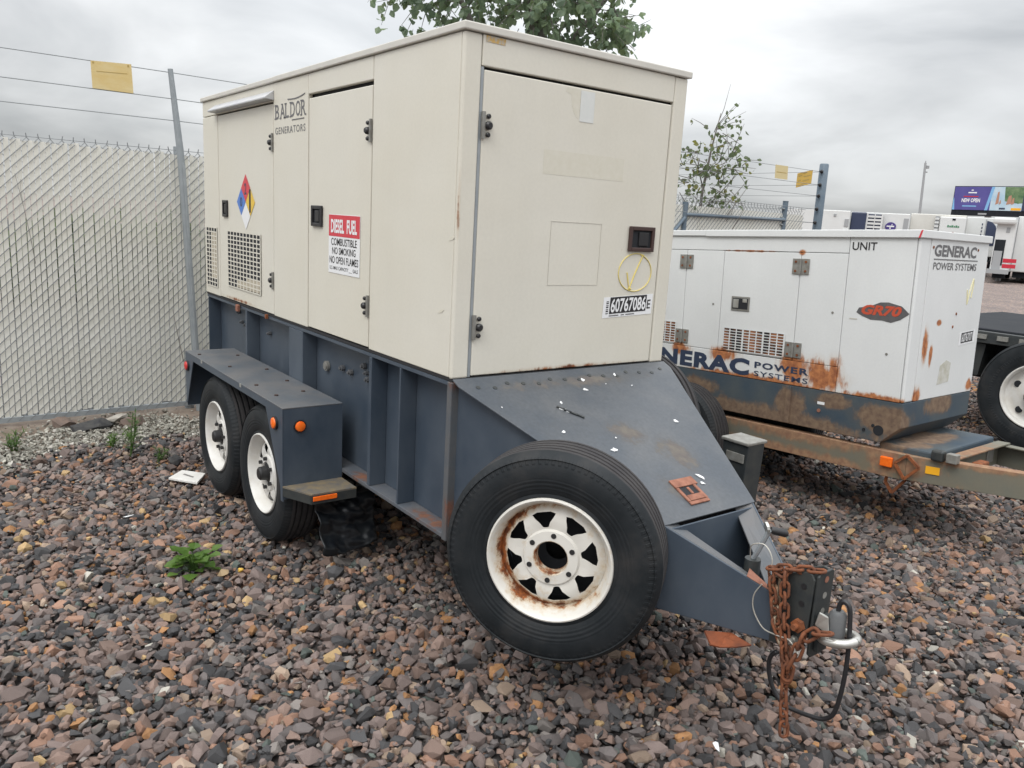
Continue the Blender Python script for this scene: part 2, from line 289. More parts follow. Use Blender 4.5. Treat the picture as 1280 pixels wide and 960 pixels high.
# ------------------------------------------------------------------ mesh helpers
class MB:
    def __init__(s): s.v = []; s.f = []; s.mi = []; s.cm = 0
    def poly(s, pts):
        b = len(s.v); s.v += [tuple(p) for p in pts]; s.f.append(list(range(b, b+len(pts)))); s.mi.append(s.cm); return s
    def add(s, vs, fs):
        b = len(s.v); s.v += [tuple(p) for p in vs]; s.f += [[b+i for i in f] for f in fs]; s.mi += [s.cm]*len(fs); return s
    def box(s, x0, x1, y0, y1, z0, z1):
        x0, x1 = min(x0, x1), max(x0, x1); y0, y1 = min(y0, y1), max(y0, y1); z0, z1 = min(z0, z1), max(z0, z1)
        return s.add([(x0, y0, z0), (x1, y0, z0), (x1, y1, z0), (x0, y1, z0), (x0, y0, z1), (x1, y0, z1), (x1, y1, z1), (x0, y1, z1)],
                     [(0, 3, 2, 1), (4, 5, 6, 7), (0, 1, 5, 4), (1, 2, 6, 5), (2, 3, 7, 6), (3, 0, 4, 7)])
    def prism(s, pts, ext):
        """closed polygon swept along ext"""
        e = Vector(ext); n = len(pts); P = [Vector(p) for p in pts]
        return s.add(P+[p+e for p in P], [list(range(n))[::-1], list(range(n, 2*n))]+[(i, (i+1) % n, n+(i+1) % n, n+i) for i in range(n)])
    def beam(s, a, b, up, wd, ht):
        """bar from a to b, wd across, ht along up"""
        a, b, up = Vector(a), Vector(b), Vector(up); d = (b-a).normalized(); sd_ = d.cross(up).normalized(); up = sd_.cross(d).normalized()
        vs = []
        for p in (a, b):
            for i, j in ((-1, -1), (1, -1), (1, 1), (-1, 1)): vs.append(p+sd_*i*wd/2+up*j*ht/2)
        return s.add(vs, [(0, 1, 2, 3)[::-1], (4, 5, 6, 7), (0, 1, 5, 4), (1, 2, 6, 5), (2, 3, 7, 6), (3, 0, 4, 7)])
    def tube(s, pts, r, n=8, cap=True):
        P = [Vector(p) for p in pts]; rr = r if isinstance(r, (list, tuple)) else [r]*len(P)
        up = Vector((0.13, 0.21, 0.97)); vs = []; u = None
        for i, p in enumerate(P):
            d = (P[min(i+1, len(P)-1)]-P[max(i-1, 0)]).normalized()
            if u is None:
                if abs(d.dot(up)) > 0.95: up = Vector((1, 0.2, 0))
                u = d.cross(up).normalized()
            else: u = (u-d*u.dot(d)).normalized()
            v_ = d.cross(u)
            for k in range(n):
                a = 2*math.pi*k/n; vs.append(p+(u*math.cos(a)+v_*math.sin(a))*rr[i])
        fs = []
        for i in range(len(P)-1):
            for k in range(n): fs.append((i*n+k, i*n+(k+1) % n, (i+1)*n+(k+1) % n, (i+1)*n+k))
        if cap: fs += [list(range(n))[::-1], list(range((len(P)-1)*n, len(P)*n))]
        return s.add(vs, fs)
    def cyl(s, a, b, r, n=14, r2=None): return s.tube([a, b], [r, r if r2 is None else r2], n)
    def lathe(s, prof, n=48, closed=False):
        """profile of (radius, y) turned round the local Y axis"""
        vs = []; m = len(prof)
        for k in range(n):
            a = 2*math.pi*k/n
            for r, y in prof: vs.append((r*math.cos(a), y, r*math.sin(a)))
        fs = []
        for k in range(n):
            k2 = (k+1) % n
            for j in range(m if closed else m-1):
                j2 = (j+1) % m; fs.append((k*m+j, k2*m+j, k2*m+j2, k*m+j2))
        return s.add(vs, fs)
    def mesh(s, name, mats, smooth=False):
        me = bpy.data.meshes.new(name); me.from_pydata(s.v, [], s.f)
        for m in (mats if isinstance(mats, (list, tuple)) else [mats]): me.materials.append(m)
        if any(s.mi): me.polygons.foreach_set('material_index', s.mi)
        bm = bmesh.new(); bm.from_mesh(me); bmesh.ops.recalc_face_normals(bm, faces=bm.faces[:]) ; bm.to_mesh(me); bm.free()
        if smooth: me.polygons.foreach_set('use_smooth', [True]*len(me.polygons))
        me.update(); return me
    def build(s, name, mats, parent=None, bev=0.0, smooth=False, loc=None, seg=2, autos=None, kind=None):
        o = link(name, s.mesh(name, mats, smooth or autos is not None), parent, loc)
        if bev:
            b = o.modifiers.new('bevel', 'BEVEL'); b.width = bev; b.segments = seg; b.limit_method = 'ANGLE'; b.angle_limit = rad(40)
        if autos is not None:
            o.data.set_sharp_from_angle(angle=rad(autos))
        if kind: o['kind'] = kind
        return o
def link(name, data, parent=None, loc=None):
    o = bpy.data.objects.new(name, data); COL.objects.link(o)
    if parent is not None: o.parent = parent
    if loc is not None: o.location = loc
    return o
def tag(o, label=None, cat=None, group=None, kind=None):
    for k, v in (('label', label), ('category', cat), ('group', group), ('kind', kind)):
        if v: o[k] = v
    return o
def thing(name, label, cat, loc=(0, 0, 0), rot=None, group=None):
    o = link(name, None, None, loc); o.empty_display_size = 0.1
    if rot is not None: o.rotation_euler = rot
    return tag(o, label, cat, group)
def sub(name, parent, loc=(0, 0, 0), rot=None):
    o = link(name, None, parent, loc); o.empty_display_size = 0.05
    if rot is not None: o.rotation_euler = rot
    return o
TXT = {}
def text(name, s, mat, parent, org, ex, ey, wd, ht, bold=0.0, lift=0.001, shear=0.0, spacing=1.0):
    """flat lettering fitted into a wd x ht box whose lower left corner is org"""
    cu = bpy.data.curves.new('t', 'FONT'); cu.body = s; cu.size = 1; cu.offset = bold; cu.shear = shear; cu.resolution_u = 3; cu.space_character = spacing
    to = bpy.data.objects.new('t', cu); COL.objects.link(to)
    bpy.context.view_layer.update()
    me = bpy.data.meshes.new_from_object(to.evaluated_get(bpy.context.evaluated_depsgraph_get()))
    bpy.data.objects.remove(to); bpy.data.curves.remove(cu)
    co = np.array([v.co[:] for v in me.vertices]); lo = co.min(0); hi = co.max(0)
    ex, ey, org = Vector(ex), Vector(ey), Vector(org); nz = ex.cross(ey).normalized()
    for v, c in zip(me.vertices, co):
        a = (c[0]-lo[0])/(hi[0]-lo[0])*wd; b = (c[1]-lo[1])/(hi[1]-lo[1])*ht
        v.co = org+ex*a+ey*b+nz*lift
    me.materials.clear(); me.materials.append(mat); me.update()
    return link(name, me, parent)
def plate(name, mat, parent, org, ex, ey, pts, lift=0.0008, thick=0.0006):
    """thin flat sticker: 2-D outline on a surface"""
    ex, ey, org = Vector(ex), Vector(ey), Vector(org); nz = ex.cross(ey).normalized()
    b = MB(); b.prism([org+ex*a+ey*c+nz*lift for a, c in pts], nz*thick)
    return b.build(name, mat, parent)
def rect(a, b, c, d): return [(a, c), (b, c), (b, d), (a, d)]
X, Y, Z = Vector((1, 0, 0)), Vector((0, 1, 0)), Vector((0, 0, 1))

# ------------------------------------------------------------------ ground
def gz(x):
    """the yard dips a little away from the fence"""
    t = min(1, max(0, (x+4.0)/1.6)); return -0.05*t*t*(3-2*t)
g = MB(); g.poly([(-700, -700, -0.085), (700, -700, -0.085), (700, 700, -0.085), (-700, 700, -0.085)])
GR = g.build('ground', GROUND); tag(GR, kind='structure')
g = MB(); g.poly([(-3.6, -4.4, -0.081), (4.2, -4.4, -0.081), (4.2, 3.0, -0.081), (-1.0, 9.5, -0.081), (-7.0, 11.0, -0.081), (-7.0, 3.0, -0.081)])
o = g.build('gravel_bed', M('stone_gap_shade', (0.035, 0.032, 0.032), 0.95, col2=(0.06, 0.052, 0.048), scale=20), None); tag(o, kind='structure')  # dark sheet under the stones: shade of their gaps put into the colour
# strip of bare dirt along the fence foot
g = MB(); pts = []
for i in range(40):
    y = -4+i*0.35; pts.append((-3.55+0.12*math.sin(i*1.7)+0.08*random.random(), y, -0.022))
pts2 = [(-5.2, p[1], -0.022) for p in pts[::-1]]
g.poly(pts+pts2); o = g.build('dirt_strip', DIRT); tag(o, kind='structure')

# ------------------------------------------------------------------ stones
def stone_mesh(i, r=1.0, npts=15):
    bm = bmesh.new(); rs = random.Random(100+i)
    sx, sy, sz = rs.uniform(0.95, 1.3), rs.uniform(0.68, 0.95), rs.uniform(0.45, 0.72)
    for _ in range(npts):
        v = Vector((rs.gauss(0, 1), rs.gauss(0, 1), rs.gauss(0, 1))).normalized()*rs.uniform(0.82, 1.0)
        bm.verts.new((v.x*sx*r, v.y*sy*r, v.z*sz*r))
    res = bmesh.ops.convex_hull(bm, input=bm.verts[:])
    junk = [e for e in res['geom_interior'] if isinstance(e, bmesh.types.BMVert)]
    bmesh.ops.delete(bm, geom=junk, context='VERTS')
    me = bpy.data.meshes.new('stone'); bm.to_mesh(me); bm.free(); return me
def scatter(name, kindcol, P, rot, scl, idx, mat):
    me = bpy.data.meshes.new(name); me.from_pydata(P.tolist(), [], [])
    for nm, tp, dat in (('rot', 'FLOAT_VECTOR', rot), ('scl', 'FLOAT_VECTOR', scl)):
        a = me.attributes.new(nm, tp, 'POINT'); a.data.foreach_set('vector', dat.astype(np.float32).ravel())
    a = me.attributes.new('idx', 'INT', 'POINT'); a.data.foreach_set('value', idx.astype(np.int32))
    me.materials.append(mat)
    o = link(name, me); tag(o, kind='stuff')
    ng = bpy.data.node_groups.new(name, 'GeometryNodeTree')
    ng.interface.new_socket('Geometry', in_out='INPUT', socket_type='NodeSocketGeometry')
    ng.interface.new_socket('Geometry', in_out='OUTPUT', socket_type='NodeSocketGeometry')
    gi = ng.nodes.new('NodeGroupInput'); go = ng.nodes.new('NodeGroupOutput')
    ip = ng.nodes.new('GeometryNodeInstanceOnPoints'); ci = ng.nodes.new('GeometryNodeCollectionInfo')
    ci.inputs['Collection'].default_value = kindcol; ci.inputs['Separate Children'].default_value = True; ci.inputs['Reset Children'].default_value = True
    ip.inputs['Pick Instance'].default_value = True
    def na(nm, tp):
        n = ng.nodes.new('GeometryNodeInputNamedAttribute'); n.data_type = tp; n.inputs['Name'].default_value = nm; return n.outputs['Attribute']
    ng.links.new(gi.outputs[0], ip.inputs['Points']); ng.links.new(ci.outputs[0], ip.inputs['Instance'])
    ng.links.new(na('idx', 'INT'), ip.inputs['Instance Index']); ng.links.new(na('rot', 'FLOAT_VECTOR'), ip.inputs['Rotation']); ng.links.new(na('scl', 'FLOAT_VECTOR'), ip.inputs['Scale'])
    ng.links.new(ip.outputs[0], go.inputs[0])
    md = o.modifiers.new('stones', 'NODES'); md.node_group = ng
    return o
NV = 16
scol = bpy.data.collections.new('stone_shapes'); smesh = []
for i in range(NV):
    me = stone_mesh(i, 1.0, 14+i % 5); me.materials.append(STONE); smesh.append(me)
    scol.objects.link(bpy.data.objects.new('stone_shape', me))
pcol = bpy.data.collections.new('pale_stone_shapes')
for i in range(6):
    me = stone_mesh(40+i, 1.0, 11); me.materials.append(PSTONE); pcol.objects.link(bpy.data.objects.new('pale_stone_shape', me))
def view_filter(P, margin=0.7, maxd=11.0):
    dx = P[:, 0]-CAMLOC.x; dy = P[:, 1]-CAMLOC.y
    f = dx*math.cos(YAW)+dy*math.sin(YAW); s = dx*math.sin(YAW)-dy*math.cos(YAW)
    return (f > 0.6) & (f < maxd) & (np.abs(s) < f*0.70+margin)
def fence_edge(P):
    return -3.33+0.10*np.sin(P[:, 1]*3.1)+0.07*np.sin(P[:, 1]*9.7+1)
def layer(sp, r, zlo, zhi, seed, maxd=11.0):
    rg = np.random.default_rng(seed)
    gx, gy = np.meshgrid(np.arange(-7, 4, sp), np.arange(-4.2, 11, sp))
    P = np.c_[gx.ravel(), gy.ravel(), np.zeros(gx.size)]
    P[:, :2] += rg.uniform(-0.55, 0.55, (len(P), 2))*sp
    ok = view_filter(P, maxd=maxd) & ((P[:, 0] > fence_edge(P)+rg.normal(0, 0.06, len(P))) | (P[:, 1] > 3.0))
    P = P[ok]; n = len(P)
    tt = np.clip((P[:, 0]+4.0)/1.6, 0, 1); P[:, 2] = -0.05*tt*tt*(3-2*tt)+rg.uniform(zlo, zhi, n)+0.012*np.sin(P[:, 0]*2.3+1)*np.sin(P[:, 1]*1.9)
    s = r*np.exp(rg.normal(0, 0.36, n)); s = np.clip(s, r*0.4, r*2.0)
    scl = np.c_[s, s*rg.uniform(0.85, 1.1, n), s*rg.uniform(0.8, 1.2, n)]
    rot = np.c_[rg.normal(0, 0.42, n), rg.normal(0, 0.42, n), rg.uniform(0, 6.283, n)]
    return P, rot, scl, rg.integers(0, NV, n)
parts_ = [layer(0.040, 0.0235, -0.022, -0.008, 1), layer(0.043, 0.0235, -0.010, 0.010, 2, 8.5), layer(0.075, 0.027, 0.000, 0.016, 3, 8.5), layer(0.05, 0.012, 0.0, 0.014, 4, 5.5)]
P = np.concatenate([p[0] for p in parts_]); RT = np.concatenate([p[1] for p in parts_]); SL = np.concatenate([p[2] for p in parts_]); IX = np.concatenate([p[3] for p in parts_])
# the stones nearest the viewer are single pieces of the ground, the rest one mass
D = P-np.array(CAMLOC); q = np.c_[D@np.array(cr), D@np.array(cd), D@np.array(cf)]
inpic = (q[:, 2] > 0.3) & (np.abs(q[:, 0]/q[:, 2]*FOCAL) < 640) & (np.abs(q[:, 1]/q[:, 2]*FOCAL) < 480) & (P[:, 2] > -0.052)
size = np.where(inpic, SL[:, 0]/np.maximum(q[:, 2], 0.3), 0)
big = np.argsort(-size)[:280]
for k in big:
    o = link('stone', smesh[IX[k]], GR, P[k]); o.rotation_euler = RT[k]; o.scale = SL[k]
keep = np.ones(len(P), bool); keep[big] = False
o = scatter('crushed_gravel', scol, P[keep], RT[keep], SL[keep], IX[keep], STONE)
tag(o, 'purple grey crushed stone covering the yard')
# pale finer gravel along the fence foot
rg = np.random.default_rng(5); n = 24000
P2 = np.c_[rg.uniform(-4.5, -3.0, n), rg.uniform(-2.6, 1.2, n), rg.uniform(-0.02, 0.004, n)]; P2[:, 2] += [gz(x)*0.8 for x in P2[:, 0]]
fe = fence_edge(P2); dens = np.exp(-((P2[:, 0]-(fe-0.26))/0.33)**2)
P2 = P2[(rg.uniform(0, 1, n) < dens) & (P2[:, 0] < fe+0.12)]; n = len(P2)
s = 0.013*np.exp(rg.normal(0, 0.35, n))
o = scatter('pale_gravel', pcol, P2, np.c_[rg.normal(0, 0.5, n), rg.normal(0, 0.5, n), rg.uniform(0, 6.28, n)], np.c_[s, s, s], rg.integers(0, 6, n), PSTONE)
tag(o, 'pale fine gravel strip along the slatted fence foot')

# ------------------------------------------------------------------ wheels
def tyre_mesh(R, wd, ri, grooves=4):
    k = R/0.37
    prof = [(ri-0.006, 0.03), (ri, 0.012), (ri+0.012, 0.003), (ri+0.022, 0.006), (ri+0.03, 0.001)]
    a, b = ri+0.03, R-0.02
    for i in range(1, 6):
        f = i/6; prof.append((a+(b-a)*f, 0.001-0.010*math.sin(f*math.pi)))
    prof += [(b-0.006, 0.002), (b-0.003, -0.002), (b+0.002, 0.002), (R-0.010, 0.014), (R-0.003, 0.024), (R, 0.032)]
    y0, y1 = 0.038, wd-0.038; st = (y1-y0)/grooves
    for i in range(grooves):
        c = y0+st*(i+0.5); prof += [(R+0.001, c-0.0065), (R-0.009, c-0.004), (R-0.009, c+0.004), (R+0.001, c+0.0065)]
    prof += [(R, wd-0.032), (R-0.012, wd-0.014), (R-0.05, wd), (ri+0.03, wd+0.004), (ri, wd-0.012), (ri-0.006, wd-0.03)]
    m = MB(); m.lathe(prof, 72)
    me = m.mesh('tyre', [TYRE, TREAD], True); me.set_sharp_from_angle(angle=rad(38))
    for p in me.polygons:
        r_ = math.hypot(p.center.x, p.center.z)
        if r_ > R-0.008 and 0.03 < p.center.y < wd-0.03: p.material_index = 1
    return me
def rim_mesh(mat, ri, wd, hub=True, windows=8, flat=False):
    k = ri/0.208; m = MB()
    m.lathe([(0.2*k, wd-0.02), (0.19*k, wd-0.03), (0.180*k, 0.075), (0.183*k, 0.05), (0.192*k, 0.032), (0.199*k, 0.012), (0.204*k, 0.002), (0.209*k, -0.003), (0.214*k, -0.001), (0.216*k, 0.006), (0.212*k, 0.014)], 64)
    r1, r0_ = 0.182*k, 0.098*k
    def yy(r):
        f = (r/k-0.098)/(0.084); return 0.052-0.016*math.sin(max(0, min(1, f))*math.pi)+0.014*max(0, f)-0.012*max(0, 1-f)
    def pt(r, th, dy=0.0): return (r*math.cos(th), yy(r)+dy, r*math.sin(th))
    W2_ = 2*math.pi/windows
    for i in range(windows):
        c = W2_*(i+0.5); h = W2_/2
        B = [(r1, -h), (r1, -h/3), (r1, h/3), (r1, h), (r1+(r0_-r1)/3, h), (r1+(r0_-r1)*2/3, h), (r0_, h), (r0_, h/3), (r0_, -h/3), (r0_, -h), (r1+(r0_-r1)*2/3, -h), (r1+(r0_-r1)/3, -h)]
        a1, a2 = h*0.70, h*0.24; ro, rin = 0.157*k, 0.103*k
        H = [(ro-0.004*k, -a1), (ro, -a1*0.55), (ro, a1*0.55), (ro-0.004*k, a1), (ro-0.017*k, a1*0.86), (ro-0.034*k, a1*0.56), (rin+0.002*k, a2), (rin, a2/3), (rin, -a2/3), (rin+0.002*k, -a2), (ro-0.034*k, -a1*0.56), (ro-0.017*k, -a1*0.86)]
        vs = [pt(r, c+t) for r, t in B]+[pt(r, c+t) for r, t in H]+[pt(r, c+t, 0.0035) for r, t in H]
        fs = [(j, (j+1) % 12, 12+(j+1) % 12, 12+j) for j in range(12)]+[(12+j, 12+(j+1) % 12, 24+(j+1) % 12, 24+j) for j in range(12)]
        m.add(vs, fs)
    m.lathe([(r0_, yy(r0_)), (0.092*k, yy(r0_)-0.010), (0.06*k, yy(r0_)-0.012), (0.056*k, yy(r0_)-0.006), (0.054*k, yy(r0_)+0.03)], 48)
    me = m.mesh('rim', [mat, DARKIN], True); me.set_sharp_from_angle(angle=rad(32))
    for p in me.polygons:
        if p.center.y > 0.068: p.material_index = 1  # barrel behind the windows coloured dark to stand for its shade
    return me
def put_wheel(parent, name, tyre, rim, back, loc, yaw=0.0, hub='cap', ri=0.208, spin=0.0):
    wl = sub(name, parent, loc, (0, 0, yaw))
    link('tyre', tyre, wl); r = link('rim', rim, wl); r.rotation_euler = (0, spin, 0)
    link('wheel_back', back, wl)
    k = ri/0.208
    if hub == 'cap':
        m = MB(); m.lathe([(0.0, -0.018), (0.028, -0.016), (0.036, -0.008), (0.039, 0.03), (0.055, 0.035), (0.056, 0.06)], 20)
        hc = m.build('hub_cap', HUBM, wl, autos=35)
    for j in range(6):
        a = j*math.pi/3+0.3+spin; m = MB(); c = Vector((0.079*k*math.cos(a), 0, 0.079*k*math.sin(a)))
        if hub == 'cap': m.cyl(c+Y*0.03, c+Y*0.012, 0.010, 6)
        else: m.cyl(c+Y*0.0285, c+Y*0.0265, 0.0095, 12)
        m.build('lug_nut' if hub == 'cap' else 'lug_hole', HUBM, wl)
    return wl
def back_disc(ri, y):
    m = MB(); m.lathe([(0.0, y), (ri*0.83, y), (ri*0.86, y+0.02)], 28); return m.mesh('wheel_back', DARKIN)  # dark disc: drum on axle wheels, mere darkness behind the spares' windows
TY = tyre_mesh(0.37, 0.2, 0.208); RM = rim_mesh(WHITER, 0.208, 0.2); BD = back_disc(0.208, 0.10)

# ================================================================== the cream generator on its trailer
G = thing('generator_trailer', 'cream generator cabinet on slate blue tandem axle trailer, nearest the camera', 'generator trailer')
LEN, WID, ZB, ZT = 3.32, 1.21, 1.083, 2.383
m = MB(); m.box(-LEN+0.03, -0.03, 0.03, WID-0.03, ZB+0.005, ZT-0.01); m.build('cabinet_frame', SEAM, G)
T = 0.026
def panel(name, bx, mat=CREAM, bev=0.004, parent=G):
    m = MB()
    for b in (bx if isinstance(bx, list) else [bx]): m.box(*b)
    return m.build(name, mat, parent, bev=bev)
panel('wall_panel', (-LEN, -2.992, 0, T, ZB, 2.2815))
panel('wall_panel', (-LEN, -1.957, 0, T, 2.2855, ZT))
door1 = panel('door', (-2.983, -1.967, 0.001, T, ZB+0.004, 2.276))
panel('wall_panel', (-1.957, -1.462, 0, T, ZB, ZT))
panel('wall_panel', (-1.460, -0.735, 0, T, 2.283, ZT))
door2 = panel('door', (-1.453, -0.742, 0.002, T, ZB+0.006, 2.262))
panel('wall_panel', (-0.729, -0.024, 0, T, ZB, ZT))
panel('corner_post', (-0.0235, 0.0, -0.001, 0.078, ZB-0.004, ZT), bev=0.008)
panel('corner_post', (-T, 0.0, 1.127, WID, ZB-0.004, ZT), bev=0.008)
panel('wall_panel', (-T, 0.0, 0.0805, 1.1245, 2.272, ZT))
door3 = panel('door', (-T, -0.001, 0.093, 1.119, ZB+0.004, 2.260))
m = MB(); m.box(-0.02, -0.0045, 0.079, 0.0915, ZB, 2.27); m.build('door_hinge_strip', ZINC, G)
panel('wall_panel', (-LEN, -T-0.002, WID-T, WID, ZB, ZT))
panel('wall_panel', (-LEN-0.0, -LEN+T, T+0.002, WID-T-0.002, ZB, ZT))
m = MB(); m.box(-LEN-0.012, -1.93, -0.013, WID+0.013, ZT+0.002, 2.413); m.box(-1.928, 0.013, -0.013, WID+0.013, ZT+0.002, 2.415)
m.build('roof', CREAMD, G, bev=0.005)
# rain hood over the first door
m = MB(); m.prism([(-3.03, -0.001, 2.345), (-3.03, -0.001, 2.292), (-3.03, -0.052, 2.296), (-3.03, -0.052, 2.305)], (1.085, 0, 0))
m.build('rain_hood', M('grey_hood_paint', (0.42, 0.43, 0.45), 0.4, col2=(0.5, 0.5, 0.5), scale=8), G, bev=0.002)
m = MB(); m.box(-LEN, 0.0, 0.004, WID-0.004, ZB-0.014, ZB-0.001); m.build('base_seal', SEAM, G)
def hinge(parent, c, along, nrm):
    """three black knobs on a leaf beside a door edge"""
    c = Vector(c); m = MB(); m.beam(c-Z*0.05, c+Z*0.05, nrm, 0.014, 0.010); h = m.build('hinge', HINGE, parent)
    m = MB(); cc = c+Vector(along)*0.022
    for dz, r, d in ((0.034, 0.0095, 0.010), (0, 0.016, 0.018), (-0.034, 0.0095, 0.010)):
        m.cyl(cc+Z*dz, cc+Z*dz+Vector(nrm)*d*0.6, r, 12); m.cyl(cc+Z*dz+Vector(nrm)*d*0.6, cc+Z*dz+Vector(nrm)*d, r, 12, r*0.65)
    m.build('hinge_knob', BLACK, h, autos=40, kind='stuff')
for dd, x, z in ((door2, -0.745, 2.068), (door2, -0.745, 1.283), (door1, -1.972, 2.066), (door1, -1.972, 1.286)): hinge(dd, (x, -0.003, z), (-1, 0, 0), (0, -1, 0))
for z in (2.06, 1.285): hinge(door3, (0.004, 0.094, z), (0, 1, 0), (1, 0, 0))
def latch(parent, c, ex, nrm, wd, ht, mat):
    c, ex, n = Vector(c), Vector(ex), Vector(nrm); m = MB()
    t = 0.018
    for a, b, ww, hh in ((-wd/2+t/2, 0, t, ht), (wd/2-t/2, 0, t, ht), (0, ht/2-t/2, wd-2*t, t), (0, -ht/2+t/2, wd-2*t, t)):
        q_ = c+ex*a+Z*b; m.beam(q_-Z*hh/2+n*0.006, q_+Z*hh/2+n*0.006, n, ww, 0.012)
    h = m.build('handle', mat, parent, bev=0.003)
    m = MB(); m.beam(c-Z*(ht/2-t)+n*0.001, c+Z*(ht/2-t)+n*0.001, n, wd-2*t, 0.002); m.build('handle_recess', DARKIN, h)
    m = MB(); q_ = c+ex*(wd*0.07); m.beam(q_-Z*(ht*0.27)+n*0.006, q_+Z*(ht*0.27)+n*0.006, n, wd*0.38, 0.007); m.build('handle_paddle', BLACK, h, bev=0.002)
latch(door1, (-2.838, 0, 1.68), X, -Y, 0.095, 0.108, BLACK)
latch(door2, (-1.33, 0, 1.677), X, -Y, 0.13, 0.105, BLACK)
latch(door3, (0, 0.993, 1.66), Y, X, 0.16, 0.112, BLACKB)
# perforated intake grilles
def grille(parent, x0, x1, z0, z1, nx, nz, bar, slope=0.0, bz=None):
    bz = bz or bar
    m = MB(); m.box(x0, x1, -0.003, -0.002, z0, z1); b_ = m.build('grille_back', DARKIN, parent)
    m = MB()
    for i in range(nx+1):
        x = x0+(x1-x0)*i/nx; m.box(x-bar/2, x+bar/2, -0.0052, -0.0036, z0-bz/2, z1+bz/2)
    for j in range(nz+1):
        z = z0+(z1-z0)*j/nz; m.box(x0-bar/2, x1+bar/2, -0.0050, -0.0038, z-bz/2, z+bz/2)
    return m.build('grille', CREAM, parent, kind='stuff')
gr = grille(door1, -2.80, -2.175, 1.178, 1.538, 10, 13, 0.0125, bz=0.0072)
m = MB(); m.box(-2.62, -2.19, -0.0041, -0.0033, 1.185, 1.235); m.box(-2.43, -2.185, -0.0039, -0.0031, 1.225, 1.262)
m.build('lint_behind_grille', M('tan_lint', (0.45, 0.40, 0.31), 0.95, col2=(0.33, 0.3, 0.24), scale=30), door1, kind='stuff')
grille(G, -3.275, -3.035, 1.14, 1.545, 4, 14, 0.0125, bz=0.0072)
m = MB(); m.box(-3.17, -3.04, -0.0041, -0.0033, 1.2, 1.52); m.build('lint_behind_grille', bpy.data.materials['tan_lint'], G)
# maker's name on the side
for k, (ch, wd_) in enumerate((('B', 0.058), ('A', 0.07), ('L', 0.052), ('D', 0.062), ('O', 0.064), ('R', 0.062))):
    x0 = -1.925+k*0.0745; text('lettering', ch, PRINTG, G, (x0, 0, 2.185), X, Z, wd_, 0.078, bold=0.012)
    m = MB(); e = 0.006
    def tick(a, b, z): m.box(x0+a, x0+b, -0.0022, -0.0014, z, z+0.0065)
    if ch in 'BLDR': tick(-0.009, 0.008, 2.185); tick(-0.009, 0.008, 2.2565)
    if ch == 'L': tick(0.008, 0.022, 2.2565)
    if ch == 'R': tick(wd_-0.006, wd_+0.008, 2.185)
    if ch == 'A': tick(-0.006, 0.018, 2.1848); tick(wd_-0.018, wd_+0.006, 2.1848); tick(0.018, wd_*0.55, 2.2568)
    if m.v: m.build('letter_serif', PRINTG, G, kind='stuff')
text('lettering', 'GENERATORS', PRINTG, G, (-1.925, 0, 2.105), X, Z, 0.43, 0.037, bold=0.006, spacing=1.15)
m = MB(); pts = [(-1.74+0.24*i/8, 0.2765+2.0-0.004*math.sin(i/8*3.1)+0.012*(i/8)**3) for i in range(9)]
m.prism([(a, -0.0012, b) for a, b in pts]+[(a, -0.0012, b+0.006) for a, b in pts[::-1]], (0, -0.0008, 0)); m.build('logo_stroke', PRINTG, G)
m = MB(); m.box(-1.68, -1.51, -0.002, -0.0012, 2.168, 2.173); m.build('logo_stroke', PRINTG, G)
# hazard diamond
c = Vector((-2.44, 0, 1.728)); hh = 0.17; q4 = hh/2
for nm, mt, (a, b) in (('red_quarter', STR, (0, q4)), ('blue_quarter', STB, (-q4, 0)), ('yellow_quarter', STY, (q4, 0)), ('white_quarter', STW, (0, -q4))):
    plate('hazard_diamond', mt, door1, c+X*a+Z*b, X, Z, [(0, -q4+0.002), (q4-0.002, 0), (0, q4-0.002), (-q4+0.002, 0)])
text('hazard_number', '1', PRINTK, door1, c+X*(q4-0.02)-Z*0.062, X, Z, 0.03, 0.14, bold=0.03, lift=0.002)
text('hazard_number', '2', PRINTB, door1, c+Z*(q4-0.04)-X*0.022, X, Z, 0.04, 0.07, bold=0.02, lift=0.002)
text('hazard_number', '0', PRINTB, door1, c-X*(q4+0.02)-Z*0.03, X, Z, 0.04, 0.06, bold=0.02, lift=0.002)
# diesel fuel sign
s0 = Vector((-1.19, 0.001, 1.405)); ex = Vector((1, 0, 0.0)); sw, sh = 0.353, 0.287
plate('fuel_sign', STW, door2, s0, ex, Z, rect(0, sw, 0, sh))
plate('fuel_sign_band', STR, door2, s0, ex, Z, rect(0.003, sw-0.003, sh*0.63, sh-0.003), lift=0.0018)
text('lettering', 'DIESEL  FUEL', STW, door2, s0+ex*0.03+Z*sh*0.685, ex, Z, sw-0.06, sh*0.235, bold=0.035, lift=0.0032)
for s_, zz, hh_, wd_, bo in (('COMBUSTIBLE', 0.475, 0.125, 0.29, 0.01), ('NO SMOKING', 0.325, 0.12, 0.265, 0.01), ('NO OPEN FLAMES', 0.165, 0.125, 0.325, 0.01), ('U.S. MAX CAPACITY ___ GALS', 0.05, 0.07, 0.32, 0.005)):
    text('lettering', s_, PRINTK, door2, s0+ex*((sw-wd_)/2)+Z*sh*zz, ex, Z, wd_, sh*hh_, bold=bo, lift=0.0022)
